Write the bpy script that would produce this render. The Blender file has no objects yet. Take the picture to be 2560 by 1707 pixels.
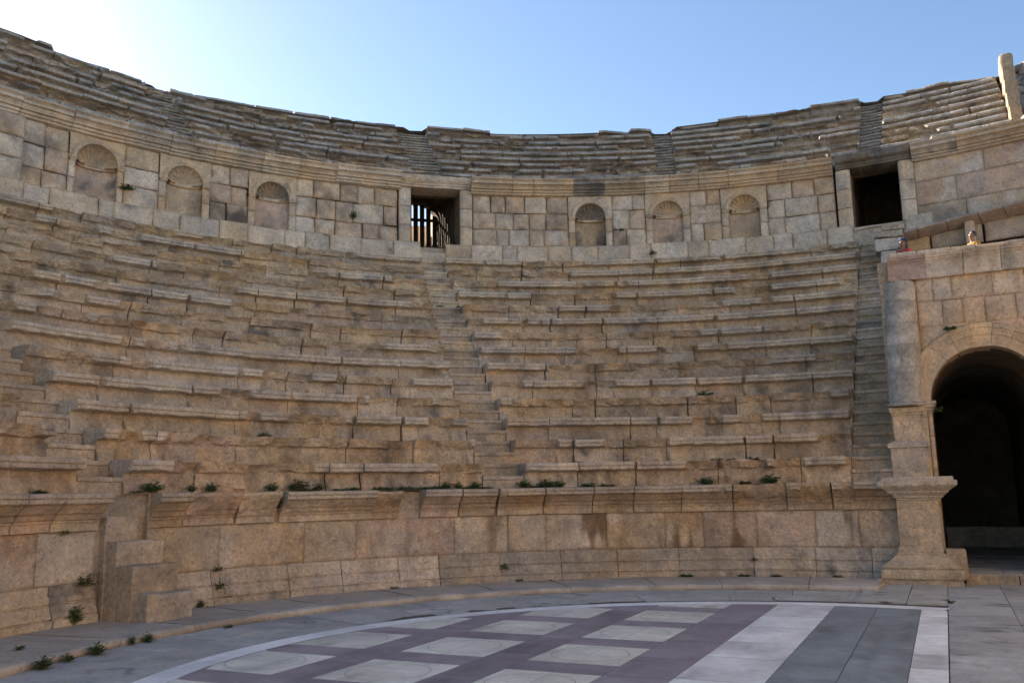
import bpy, bmesh, math, random
import numpy as np
from mathutils import Vector, Matrix
R_ = math.radians
SC = bpy.context.scene
COL = SC.collection

# ------------------------------------------------------------------ camera
cam_d = bpy.data.cameras.new('camera'); cam = bpy.data.objects.new('camera', cam_d); COL.objects.link(cam)
YAW, PIT, ROL = R_(25.35), R_(9.686), R_(-1.048)
F = Vector((math.cos(YAW)*math.cos(PIT), math.sin(YAW)*math.cos(PIT), math.sin(PIT)))
Rt0 = Vector((math.sin(YAW), -math.cos(YAW), 0)); Up0 = Rt0.cross(F)
RT = Rt0*math.cos(ROL)+Up0*math.sin(ROL); UP = Up0*math.cos(ROL)-Rt0*math.sin(ROL)
cam.matrix_world = Matrix(((RT.x, UP.x, -F.x, -8.4365), (RT.y, UP.y, -F.y, -1.3815), (RT.z, UP.z, -F.z, 1.62), (0, 0, 0, 1)))
cam_d.sensor_width = 36.0; cam_d.lens = 36.0*2237.5/2560
cam_d.clip_start = .05; cam_d.clip_end = 3000
SC.camera = cam

# ------------------------------------------------------------------ sky and sun
SUN_AZ, SUN_EL = R_(71), R_(24.5)
w = bpy.data.worlds.new('World'); SC.world = w; w.use_nodes = True
nt = w.node_tree; bg = nt.nodes['Background']
sky = nt.nodes.new('ShaderNodeTexSky'); sky.sky_type = 'NISHITA'; sky.sun_disc = False
sky.sun_elevation = SUN_EL; sky.sun_rotation = math.pi/2-SUN_AZ
sky.altitude = 600; sky.air_density = 1.0; sky.dust_density = 0.75; sky.ozone_density = 2.0
nt.links.new(sky.outputs[0], bg.inputs[0]); bg.inputs[1].default_value = 0.071
sd = bpy.data.lights.new('sun', 'SUN'); so = bpy.data.objects.new('sun', sd); COL.objects.link(so)
sd.energy = 5.0; sd.angle = R_(.53); sd.color = (1, .92, .80)
sv = Vector((math.cos(SUN_AZ)*math.cos(SUN_EL), math.sin(SUN_AZ)*math.cos(SUN_EL), math.sin(SUN_EL)))
so.rotation_euler = sv.to_track_quat('Z', 'Y').to_euler(); so.location = sv*80
SC.view_settings.view_transform = 'Standard'; SC.view_settings.look = 'None'
SC.view_settings.exposure = 1.78; SC.view_settings.gamma = 1

# ------------------------------------------------------------------ noise
def _h(ix, iy, iz, s):
    n = (ix.astype(np.int64)*374761393+iy.astype(np.int64)*668265263+iz.astype(np.int64)*2147483647+s*1274126177) & 0xFFFFFFFF
    n = ((n ^ (n >> 13))*1274126177) & 0xFFFFFFFF
    n = ((n ^ (n >> 15))*2246822519) & 0xFFFFFFFF
    return ((n ^ (n >> 16)) & 0xFFFFFF)/float(0xFFFFFF)
def vn(P, s=0):
    P = np.asarray(P, float); f = np.floor(P); t = P-f; t = t*t*(3-2*t)
    i = f.astype(np.int64); x, y, z = i[..., 0], i[..., 1], i[..., 2]; u, v, q = t[..., 0], t[..., 1], t[..., 2]
    def c(a, b, d): return _h(x+a, y+b, z+d, s)
    l = lambda a, b, m: a+(b-a)*m
    return l(l(l(c(0, 0, 0), c(1, 0, 0), u), l(c(0, 1, 0), c(1, 1, 0), u), v), l(l(c(0, 0, 1), c(1, 0, 1), u), l(c(0, 1, 1), c(1, 1, 1), u), v), q)*2-1
def fbm(P, o=4, s=0):
    P = np.asarray(P, float); a = 0; g = 1.0; tot = 0
    for k in range(o):
        a = a+g*vn(P*(2.03**k)+17.3*k, s+k); tot += g; g *= .5
    return a/tot*1.5
def sst(a, b, x):
    t = np.clip((x-a)/(b-a), 0, 1); return t*t*(3-2*t)
RNG = np.random.default_rng(11)
rnd = random.Random(5)

# ------------------------------------------------------------------ mesh accumulator
class Acc:
    def __init__(s): s.V = []; s.Q = []; s.C = []; s.n = 0; s.MI = []; s.mi = 0
    def grid(s, P, C=None, loop=False):
        P = np.asarray(P, float); nu, nv = P.shape[:2]
        if C is None: C = np.ones(P.shape)*.4
        C = np.broadcast_to(np.asarray(C, float), P.shape)
        s.V.append(P.reshape(-1, 3)); s.C.append(C.reshape(-1, 3))
        idx = np.arange(nu*nv).reshape(nu, nv)+s.n
        if loop: idx = np.concatenate([idx, idx[:1]], 0)
        q = np.stack([idx[:-1, :-1], idx[1:, :-1], idx[1:, 1:], idx[:-1, 1:]], -1).reshape(-1, 4)
        s.Q.append(q); s.MI.append(np.full(len(q), s.mi)); s.n += nu*nv
    def build(s, name, mat, parent=None, ang=38):
        V = np.concatenate(s.V); Q = np.concatenate(s.Q); C = np.concatenate(s.C)
        me = bpy.data.meshes.new(name)
        me.vertices.add(len(V)); me.vertices.foreach_set('co', V.ravel())
        me.loops.add(len(Q)*4); me.loops.foreach_set('vertex_index', Q.ravel().astype(np.int32))
        me.polygons.add(len(Q)); me.polygons.foreach_set('loop_start', np.arange(len(Q), dtype=np.int32)*4)
        me.update(calc_edges=True)
        me.polygons.foreach_set('use_smooth', np.ones(len(Q), bool))
        at = me.color_attributes.new('Col', 'FLOAT_COLOR', 'POINT')
        at.data.foreach_set('color', np.concatenate([np.clip(C, .005, 1), np.ones((len(C), 1))], 1).ravel())
        for m in (mat if isinstance(mat, (list, tuple)) else [mat]): me.materials.append(m)
        me.polygons.foreach_set('material_index', np.concatenate(s.MI).astype(np.int32))
        me.set_sharp_from_angle(angle=R_(ang))
        me.validate()
        return link(name, me, parent)
def link(name, me, parent=None):
    o = bpy.data.objects.new(name, me); COL.objects.link(o)
    if parent is not None: adopt(o, parent)
    return o
def adopt(o, parent):
    o.parent = parent
    root = parent; loc = Vector((0, 0, 0))
    chain = []
    while root is not None: chain.append(root); root = root.parent
    m = Matrix.Identity(4)
    for c in reversed(chain): m = m @ c.matrix_parent_inverse @ Matrix.LocRotScale(c.location, c.rotation_euler, c.scale)
    o.matrix_parent_inverse = m.inverted()
def tag(o, label=None, cat=None, group=None, kind=None):
    if label: o['label'] = label
    if cat: o['category'] = cat
    if group: o['group'] = group
    if kind: o['kind'] = kind
    return o
def thing(name, label, cat, loc=(0, 0, 0), group=None):
    o = bpy.data.objects.new(name, None); COL.objects.link(o); o.location = loc; o.empty_display_size = .2
    return tag(o, label, cat, group)

# ------------------------------------------------------------------ materials
def stone_mat(name, bump=.5, scale=1.0, rough=.92, streak=0.0, pit=.5, amp=.28):
    m = bpy.data.materials.new(name); m.use_nodes = True; t = m.node_tree; N = t.nodes; L = t.links
    b = N['Principled BSDF']; b.inputs['Roughness'].default_value = rough
    b.inputs['Specular IOR Level'].default_value = .25
    at = N.new('ShaderNodeAttribute'); at.attribute_name = 'Col'
    g = N.new('ShaderNodeNewGeometry')
    def noise(s, d, r=.6):
        n = N.new('ShaderNodeTexNoise'); n.inputs['Scale'].default_value = s*scale; n.inputs['Detail'].default_value = d
        n.inputs['Roughness'].default_value = r; L.new(g.outputs['Position'], n.inputs['Vector']); return n
    def ramp(src, a, b_, c0, c1):
        r = N.new('ShaderNodeMapRange'); r.inputs[1].default_value = a; r.inputs[2].default_value = b_
        r.inputs[3].default_value = c0; r.inputs[4].default_value = c1; L.new(src, r.inputs[0]); return r.outputs[0]
    def mul(a, b_):
        x = N.new('ShaderNodeMath'); x.operation = 'MULTIPLY'; L.new(a, x.inputs[0]); L.new(b_, x.inputs[1]); return x.outputs[0]
    n1 = noise(2.2, 8, .65); n2 = noise(17, 6, .75); n3 = noise(9, 8, .62)
    f = mul(ramp(n1.outputs[0], .28, .72, 1-amp, 1+amp), ramp(n2.outputs[0], .32, .68, 1-amp*.85, 1+amp*.8))
    v = N.new('ShaderNodeTexVoronoi'); v.inputs['Scale'].default_value = 17*scale; L.new(g.outputs['Position'], v.inputs['Vector'])
    pm = ramp(n3.outputs[0], .47, .58, 0, 1)
    pitf = ramp(v.outputs['Distance'], .10, .34, 1-pit, 1)
    mixp = N.new('ShaderNodeMix'); mixp.data_type = 'FLOAT'; L.new(pm, mixp.inputs[0]); mixp.inputs[2].default_value = 1; L.new(pitf, mixp.inputs[3])
    n5 = noise(6.5, 7, .7); n6 = noise(1.7, 3, .5)
    mx5 = N.new('ShaderNodeMix'); mx5.data_type = 'FLOAT'; L.new(ramp(n6.outputs[0], .42, .62, 0.1, 1), mx5.inputs[0]); mx5.inputs[2].default_value = 1; L.new(ramp(n5.outputs[0], .3, .7, 1-amp*1.1, 1+amp*.8), mx5.inputs[3]); f = mul(f, mx5.outputs[0]); f = mul(f, mixp.outputs[0])
    vm = N.new('ShaderNodeVectorMath'); vm.operation = 'SCALE'; L.new(at.outputs['Color'], vm.inputs[0]); L.new(f, vm.inputs['Scale'])
    # warm / cool drift
    hs = N.new('ShaderNodeHueSaturation'); L.new(vm.outputs[0], hs.inputs['Color'])
    n4 = noise(1.1, 5, .6); L.new(ramp(n4.outputs[0], .3, .7, .8, 1.22), hs.inputs['Saturation'])
    L.new(hs.outputs[0], b.inputs['Base Color'])
    bp = N.new('ShaderNodeBump'); bp.inputs['Strength'].default_value = bump; bp.inputs['Distance'].default_value = .05
    add = N.new('ShaderNodeMath'); add.operation = 'ADD'; L.new(n3.outputs[0], add.inputs[0]); L.new(mul(n2.outputs[0], ramp(n1.outputs[0], 0, 1, .35, .35)), add.inputs[1])
    L.new(add.outputs[0], bp.inputs['Height']); L.new(bp.outputs[0], b.inputs['Normal'])
    return m
def plain_mat(name, c, rough=.7, bump=0, var=.25, sc=12, metal=0):
    m = bpy.data.materials.new(name); m.use_nodes = True; t = m.node_tree; N = t.nodes; L = t.links
    b = N['Principled BSDF']; b.inputs['Roughness'].default_value = rough; b.inputs['Metallic'].default_value = metal
    n = N.new('ShaderNodeTexNoise'); n.inputs['Scale'].default_value = sc; n.inputs['Detail'].default_value = 6
    tc = N.new('ShaderNodeTexCoord'); L.new(tc.outputs['Object'], n.inputs['Vector'])
    r = N.new('ShaderNodeValToRGB'); r.color_ramp.elements[0].position = .3; r.color_ramp.elements[1].position = .7
    r.color_ramp.elements[0].color = (*[x*(1-var) for x in c], 1); r.color_ramp.elements[1].color = (*[min(1, x*(1+var)) for x in c], 1)
    L.new(n.outputs[0], r.inputs[0]); L.new(r.outputs[0], b.inputs['Base Color'])
    if bump:
        bp = N.new('ShaderNodeBump'); bp.inputs['Strength'].default_value = bump; bp.inputs['Distance'].default_value = .01
        L.new(n.outputs[0], bp.inputs['Height']); L.new(bp.outputs[0], b.inputs['Normal'])
    return m
M_STONE = stone_mat('weathered_limestone', 1.0, 1.1, pit=.5, amp=.3)
M_UPPER = stone_mat('lichened_limestone', 1.0, 1.1, pit=.65, amp=.4)
M_WALL = stone_mat('dressed_limestone', .7, 1.0, pit=.5, amp=.26)
M_PAVE = stone_mat('worn_paving', .3, .8, rough=.75, pit=.35, amp=.16)
M_MARBLE = stone_mat('floor_marble', .08, .6, rough=.5, pit=.1, amp=.13)
M_DARK = plain_mat('gate_timber', (.035, .03, .027), .8)
M_IRON = plain_mat('rusted_iron', (.03, .025, .022), .7)

# base albedos
LIME = np.array((.56, .425, .29)); PALE = np.array((.615, .495, .37)); ROSE = np.array((.55, .395, .29)); OCH = np.array((.515, .365, .225))
GREY = np.array((.31, .28, .245)); DGREY = np.array((.16, .145, .128)); BROWN = np.array((.22, .135, .075))
def mixc(a, b, t): t = np.asarray(t)[..., None]; return a*(1-t)+b*t
def stone(P, base, seed=0, stain=.5, lichen=0., streak=0., pale=0., soot=0.):
    """albedo per vertex: warm patches, grey lichen and water streaks with shapes of their own"""
    P = np.asarray(P)
    c = np.broadcast_to(np.asarray(base, float), P.shape).copy()
    c = mixc(c, OCH, np.clip(fbm(P*1.1, 4, seed+3)*.9, 0, 1)*stain)
    c = mixc(c, ROSE*.9, np.clip(fbm(P*.8+9, 3, seed+5)*.8, 0, 1)*stain)
    c = mixc(c, GREY, np.clip(fbm(P*.7+4, 4, seed+8)+lichen-.35, 0, 1)*.9)
    if lichen > 0:
        c = mixc(c, DGREY, sst(.55-lichen*.5, 1.05-lichen*.5, fbm(P*1.6+31, 5, seed+21)+.25*fbm(P*7, 3, 77))*.85)
        c = mixc(c, np.array((.42, .39, .34)), sst(.75, 1.0, fbm(P*9+3, 3, 55))*.5*min(1, lichen*1.5))
    if pale > 0: c = mixc(c, np.array((.62, .52, .42)), sst(.15, .5, fbm(P*1.4+71, 4, seed+31))*pale)
    if soot > 0: c = mixc(c, np.array((.15, .12, .095)), sst(.25, .8, fbm(P*np.array((1.5, 1.5, 1.1))+13, 5, 41))*soot)
    if streak > 0:
        a = np.arctan2(P[..., 1], P[..., 0])*9
        q = np.stack([a*3.2, P[..., 2]*.45, a*0], -1)
        st = sst(.15 if streak < .9 else -.02, .75 if streak < .9 else .45, fbm(q, 4, seed+12)+.3*fbm(P*3, 3, seed+2))
        c = mixc(c, BROWN, st*streak)
    return c*(1+.16*fbm(P*2.7, 4, seed+1))[..., None]
PAL = [LIME, LIME, LIME*.94, PALE, mixc(LIME, ROSE, .6), mixc(LIME, OCH, .5), LIME*1.05, mixc(LIME, GREY, .3)]
def pick(pal=PAL): return pal[RNG.integers(len(pal))]*RNG.uniform(.9, 1.1)

# ------------------------------------------------------------------ mapping helpers
def cyl(th, z, R):
    t = np.radians(th); return np.stack([R*np.cos(t), R*np.sin(t), np.broadcast_to(z, np.shape(R*np.cos(t)))], -1)
def mp_cyl(R0):
    return lambda s, z, d: cyl(s, z, R0+d)
def mp_x(x0):   # wall facing -x: s = y
    return lambda s, z, d: np.stack([x0+d, s+0*d, z+0*d], -1)
def joints(a, b, mean, var, scale=1.0):
    """cut [a,b] into pieces of about mean (same unit as a,b)"""
    n = max(1, int(round((b-a)/mean))); x = np.linspace(a, b, n+1)
    x[1:-1] += RNG.uniform(-var, var, n-1)*(b-a)/n
    return x
def ashlar(acc, mp, s0, s1, z0, z1, ms, base, d=0., res=.045, edge=.018, rough=.008, gap=.004, seed=0, stain=.5, lichen=0., streak=0., chip=1.0, deep=.14, pale=0., soot=0.):
    """one squared block face with worn arrises; ms = metres per unit of s"""
    g = gap/ms
    s0 += g; s1 -= g; z0 += gap; z1 -= gap
    nu = max(4, int(abs(s1-s0)*ms/res)+1); nv = max(4, int((z1-z0)/res)+1)
    u = np.linspace(0, 1, nu); v = np.linspace(0, 1, nv)
    U, V = np.meshgrid(u, v, indexing='ij'); S = s0+(s1-s0)*U; Z = z0+(z1-z0)*V
    lx = abs(s1-s0)*ms; lz = z1-z0
    dist = np.minimum(np.minimum(U, 1-U)*lx, np.minimum(V, 1-V)*lz)
    P0 = mp(S, Z, np.zeros_like(S)); so_ = RNG.uniform(-50, 50)
    nz = fbm(P0*2.1+so_, 4, seed)
    e = edge*(1+chip*2.5*np.clip(fbm(P0*2.6+so_*.7, 3, seed+4)-.1, 0, 1))
    D = d+e*np.exp(-dist/(e*.9))+rough*nz+rough*.5*fbm(P0*9, 3, seed+9)
    def pad(A, mode):
        B = np.pad(A, 1, mode='edge')
        return B
    Sp, Zp, Dp = pad(S, 0), pad(Z, 0), pad(D, 0)
    Dp[0] += deep; Dp[-1] += deep; Dp[:, 0] += deep; Dp[:, -1] += deep
    P = mp(Sp, Zp, Dp)
    C = stone(P, base, seed+int(so_), stain, lichen, streak, pale, soot)
    rim = np.pad(np.exp(-dist/.022), 1, mode='edge')
    C = mixc(C, C*np.array((.72, .66, .6)), rim*.7)
    acc.grid(P, C)
def sweep(acc, th, prof, base, seed, wear=.006, lichen=0, streak=0, caps=True, dz=0., stain=.5, soot=0.):
    """moulded course along a ring: prof = [(R, z), ...]; ends get caps that turn inward"""
    prof = np.array(prof, float); th = np.asarray(th, float)
    T = np.repeat(th[:, None], len(prof), 1)
    P0 = cyl(T, prof[None, :, 1]+0*T, prof[None, :, 0]+0*T)
    R = prof[None, :, 0]+wear*fbm(P0*2.3, 4, seed)+wear*.7*fbm(P0*8, 3, seed+2); Z = prof[None, :, 1]+dz+wear*.6*fbm(P0*3+8, 3, seed+5)
    if caps:
        T = np.concatenate([T[:1], T, T[-1:]], 0); R = np.concatenate([R[:1]+.0, R, R[-1:]], 0); Z = np.concatenate([Z[:1], Z, Z[-1:]], 0)
        Rm = prof[:, 0].max(); R[0] = Rm+.05; R[-1] = Rm+.05
    P = cyl(T, Z, R); acc.grid(P, stone(P, base, seed, stain, lichen, streak, 0, soot))
def box(acc, x0, x1, y0, y1, z0, z1, base=LIME, res=.06, wear=.008, seed=0, lichen=0, stain=.5, bev=.012, streak=0):
    """a cut stone: six faces, worn arrises"""
    cx, cy, cz = (x0+x1)/2, (y0+y1)/2, (z0+z1)/2; hx, hy, hz = (x1-x0)/2, (y1-y0)/2, (z1-z0)/2
    h = np.array((hx, hy, hz)); c = np.array((cx, cy, cz))
    for ax in range(3):
        a, b = [(1, 2), (2, 0), (0, 1)][ax]
        for sg in (-1, 1):
            na = max(3, int(2*h[a]/res)+2); nb = max(3, int(2*h[b]/res)+2)
            A, B = np.meshgrid(np.linspace(-1, 1, na), np.linspace(-1, 1, nb), indexing='ij')
            P = np.zeros(A.shape+(3,)); P[..., a] = A*h[a]; P[..., b] = B*h[b]; P[..., ax] = sg*h[ax]
            # rounded corner: pull towards an inset box
            q = np.clip(P, -(h-bev), h-bev); dlt = P-q; ln = np.linalg.norm(dlt, axis=-1, keepdims=True)
            P = q+dlt/np.maximum(ln, 1e-9)*np.minimum(ln, bev)
            W = P+c; nz = np.stack([fbm(W*2.5, 3, seed+1), fbm(W*2.5+5, 3, seed+2), fbm(W*2.5+9, 3, seed+3)], -1)
            W = W+wear*nz
            acc.grid(W, stone(W, base, seed, stain, lichen, streak))

# ================================================================== SETTING
def sheet(name, P, C, mat, kind='structure'):
    a = Acc(); a.grid(P, C); o = a.build(name, mat); tag(o, kind=kind); return o
# ground: one sheet to the horizon, lower than every pavement
g = np.array([[(-1500., -1500., -.12), (-1500., 1500., -.12)], [(1500., -1500., -.12), (1500., 1500., -.12)]])
sheet('ground', g, (.30, .24, .17), M_PAVE)

FC = np.array((-.23, 0.))           # centre of the orchestra circle
def disc_poly(y0, y1, x0, x1, r, n=40):
    """strip y0..y1, x0..x1 clipped to the circle r on the +x and -x side"""
    ys = np.linspace(y0, y1, n)
    xr = FC[0]+np.sqrt(np.maximum(r*r-(ys-FC[1])**2, 0)); xl = 2*FC[0]-xr
    a = np.clip(x0, xl, xr); b = np.clip(x1, xl, xr)
    return ys, a, b
RO, RI = 5.80, 5.47
def strip(acc, y0, y1, x0, x1, r, z, base, seed, n=None, tone=.06):
    n = n or max(3, int((y1-y0)/.1)+2); ys, a, b = disc_poly(y0, y1, x0, x1, r, n)
    if np.max(b-a) < .02: return
    k = max(2, int(np.max(b-a)/.1)+2); t = np.linspace(0, 1, k)
    X = a[None]+(b-a)[None]*t[:, None]; P = np.stack([X, np.broadcast_to(ys, X.shape), np.full(X.shape, z)], -1)
    c = np.asarray(base)*(1+RNG.uniform(-tone, tone))
    vein = sst(.35, .9, np.abs(fbm(P*np.array((.8, 3.5, 1))+seed*3, 5, seed)))
    C = c*(1+.20*fbm(P*1.4, 4, seed)-.22*vein+.10*fbm(P*6, 3, seed+4))[..., None]
    C = mixc(C, np.array((.40, .36, .32)), sst(.55, .9, fbm(P*np.array((1.1, 2.2, 1))+seed, 5, seed+9))*.45)     # scuffs and dried dust
    acc.grid(P, C)
WHT = np.array((.80, .775, .73)); CREAM = np.array((.70, .65, .54)); PURP = np.array((.285, .235, .245)); SLATE = np.array((.225, .245, .245))
fa = Acc()
# white border ring
th = np.radians(np.linspace(-13.0, 194, 260)); rr = np.linspace(RI+.004, RO, 5)
TT, RR = np.meshgrid(th, rr, indexing='ij')
P = np.stack([FC[0]+RR*np.cos(TT), FC[1]+RR*np.sin(TT), np.full(TT.shape, 0.)], -1)
seg = np.floor(np.degrees(TT)/9.0); C = WHT*(1+.10*(_h(seg.astype(int), seg.astype(int)*0, seg.astype(int)*0, 4)-.5)*2+.08*fbm(P*2, 4, 2))[..., None]
fa.grid(P, C)
# the purple field, laid as long slabs (joints are 4 mm gaps over a dark bed)
strip(fa, -1.272, 5.5, -9, 9, 6.1, -.012, (.08, .07, .06), 1, n=60)
y = .925
def slabs(y0, y1, xs, z, base, seed, r=RI, tone=.08):
    for i in range(len(xs)-1): strip(fa, y0+.003, y1-.003, xs[i]+.004, xs[i+1]-.004, r, z, base, seed+i, tone=tone)
def xs_rand(step, off=0):
    x = [-6.5+off]
    while x[-1] < 6.4: x.append(x[-1]+step*RNG.uniform(.75, 1.25))
    return x
PY = [.925, 1.55, 2.52, 3.0, 4.0, 4.47, 5.47]         # purple bands and the rows of squares between them
for i in range(len(PY)-1):
    if i % 2 == 0:
        ysub = [PY[i], PY[i+1]]
        slabs(PY[i], PY[i+1], xs_rand(1.25), 0., PURP, 20+i*13, tone=.14)
    else:
        x0 = -7.55+(0.02 if i == 1 else .03)
        for k in range(11):
            sx0 = x0+1.5*k+.02; sx1 = sx0+1.03
            ym = (PY[i]+PY[i+1])/2
            xm = (sx0+sx1)/2
            for (a0, a1) in ((sx0, xm), (xm, sx1)):
                for (b0, b1) in ((PY[i], ym), (ym, PY[i+1])):
                    strip(fa, b0+.0015, b1-.0015, a0+.0015, a1-.0015, RI, 0., CREAM, 100+k*7+i, tone=.09)
            strip(fa, PY[i]+.003, PY[i+1]-.003, sx1+.003, sx0+1.5-.003, RI, 0., PURP, 300+k+i, tone=.14)
            # circle scratched into the square
            rad = .40; tt = np.linspace(0, 2*np.pi, 64); ok = np.hypot(xm-FC[0], ym)+rad < RI
            if ok:
                Pc = np.stack([np.stack([xm+rr_*np.cos(tt), ym+rr_*np.sin(tt), np.full(64, .0025)], -1) for rr_ in (rad-.0035, rad+.0035)], 1)
                fa.grid(Pc, (.30, .27, .23))
slabs(.15, .925, xs_rand(1.1), 0., WHT*.96, 60)
slabs(-.40, .15, xs_rand(1.9), 0., SLATE, 80, tone=.12)
slabs(-.95, -.40, xs_rand(1.9, .4), 0., SLATE*.97, 95, tone=.12)
slabs(-1.27, -.95, xs_rand(.75), 0., WHT, 130)
o = fa.build('orchestra_floor', M_MARBLE); tag(o, kind='structure')

# ring paving between the marble and the kerb, kerb step, and straight paving on the right
def ring_slab(acc, t0, t1, r0, r1, z, base, seed, tilt=.004):
    nu = max(3, int(math.radians(t1-t0)*r1/.04)); nv = max(3, int((r1-r0)/.04)+1)
    TT, RR = np.meshgrid(np.linspace(t0, t1, nu), np.linspace(r0, r1, nv), indexing='ij')
    P = cyl(TT, 0., RR); P[..., 2] = z+.006*fbm(P*1.5, 3, seed)+RNG.uniform(-tilt, tilt)
    C = stone(P, base, seed, .12)
    crack = sst(.06, .0, np.abs(fbm(P*1.3+seed, 4, seed+50)))*sst(-.1, .3, fbm(P*.9, 2, seed+9))
    C = mixc(C, np.array((.06, .05, .04)), crack*.8)
    Pp = np.pad(P, ((1, 1), (1, 1), (0, 0)), mode='edge'); Cp = np.pad(C, ((1, 1), (1, 1), (0, 0)), mode='edge')
    for sl in ((0, slice(None)), (-1, slice(None)), (slice(None), 0), (slice(None), -1)): Pp[sl][..., 2] -= .07; Cp[sl] *= .3
    acc.grid(Pp, Cp)
PAVE = np.array((.43, .40, .35))
pa = Acc()
P = cyl(*np.meshgrid(np.linspace(-12, 192, 200), [-.02], indexing='ij'), 0); 
for r0, r1, step in ((5.79, 6.55, 9.5), (6.556, 7.31, 8.2)):
    t = -10.5
    while t < 190:
        d_ = step*RNG.uniform(.6, 1.4)
        # slabs follow the circle of the orchestra on the inside
        ring_slab(pa, t+.03, t+d_-.03, r0, r1, -.012, PAVE*RNG.uniform(.92, 1.08), int(RNG.integers(999))); t += d_
o = pa.build('ring_paving', M_PAVE); tag(o, kind='structure')
ka = Acc(); t = -2.2
while t < 190:
    d_ = RNG.uniform(6, 12); nu = int(d_*8.9*.0175/.06)+3
    tt = np.linspace(t+.03, t+d_-.03, nu); e = .012+.02*np.clip(fbm(np.stack([tt, tt*0, tt*0], -1)*.9, 3, 4), 0, 1)
    prof = [(7.345, -.04), (7.322, -.01), (7.312, .03), (7.318, .055), (7.336, .070), (7.37, .076), (7.7, .068), (8.1, .069), (8.5, .069), (8.98, .07)]
    sweep(ka, tt, prof, mixc(PAVE, LIME, .35)*RNG.uniform(.92, 1.08), int(RNG.integers(999)), wear=.016, stain=.25, soot=.35); t += d_
o = ka.build('kerb_step', M_PAVE); tag(o, kind='structure')
sa = Acc()
def rect_slab(acc, x0, x1, y0, y1, z, base, seed):
    nu = max(3, int((x1-x0)/.1)); nv = max(3, int((y1-y0)/.1))
    X, Y = np.meshgrid(np.linspace(x0+.004, x1-.004, nu), np.linspace(y0+.004, y1-.004, nv), indexing='ij')
    P = np.stack([X, Y, z+.005*fbm(np.stack([X, Y, X*0], -1)*1.2, 3, seed)], -1)
    C = stone(P, base, seed, .1)
    crack = sst(.05, .0, np.abs(fbm(P*1.1+seed, 4, seed+50)))*sst(.0, .4, fbm(P*.9, 2, seed+9))
    C = mixc(C, np.array((.06, .05, .04)), crack*.8)
    Pp = np.pad(P, ((1, 1), (1, 1), (0, 0)), mode='edge'); Cp = np.pad(C, ((1, 1), (1, 1), (0, 0)), mode='edge')
    for sl in ((0, slice(None)), (-1, slice(None)), (slice(None), 0), (slice(None), -1)): Pp[sl][..., 2] -= .08; Cp[sl] *= .3
    acc.grid(Pp, Cp)
yy = -1.285
cols = [-1.274, -2.05, -2.75, -3.6, -4.4, -5.4, -6.6, -8]
for i in range(len(cols)-1):
    x = -10+RNG.uniform(0, .5)
    while x < 9.0:
        d_ = RNG.uniform(.55, 1.5); rect_slab(sa, x, min(x+d_, 9.05), cols[i+1], cols[i], -.010, np.array((.38, .37, .35))*RNG.uniform(.9, 1.1), int(RNG.integers(999))); x += d_
o = sa.build('side_paving', M_PAVE); tag(o, kind='structure')
ra = Acc()
for (x0, x1, y0, y1) in ((5.74, 6.9, -1.275, -.75), (5.80, 7.3, -.745, -.05), (6.91, 8.5, -1.275, -.75), (7.31, 8.5, -.745, -.22)):
    rect_slab(ra, x0, x1, y0, y1, .012, PAVE*RNG.uniform(.95, 1.08), int(RNG.integers(999)))
o = ra.build('corner_paving', M_PAVE); tag(o, kind='structure')

# ================================================================== LOWER SEATING
NR = 14
def rowR(k): return 8.7718+.6295*(k-1)
def rowZ(k): return 2.191+.4677*(k-1)
TH_MAX = 122.
def st1(k): return 86.2, 90.8
def st2(k): return 39.65, 44.6-(k-1)*.21
def st3(k): return -math.degrees(math.asin(.6/rowR(k))), .75-(k-1)*.02
HS = np.array([-1.0, -.86, -.73, -.61, -.50, -.43, -.375, -.345, -.325, -.30, -.26, -.215, -.185, -.172, -.160, -.148, -.12, -.07, -.03, 0])
DI = np.array([.13, .14, .158, .178, .192, .195, .186, .155, .075, .010, .0, .002, .006, .024, .024, .004, .0, .002, .008, .02])
HS_U = np.array([-1.15, -1.0, -.90, -.80, -.70, -.60, -.50, -.42, -.37, -.335, -.305, -.285, -.26, -.21, -.15, -.09, -.04, -.01, 0, 0])
DI_U = np.array([.20, .20, .20, .20, .198, .192, .180, .165, .145, .10, .045, .012, .0, .0, .004, .012, .024, .038, .05, .065])
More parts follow.
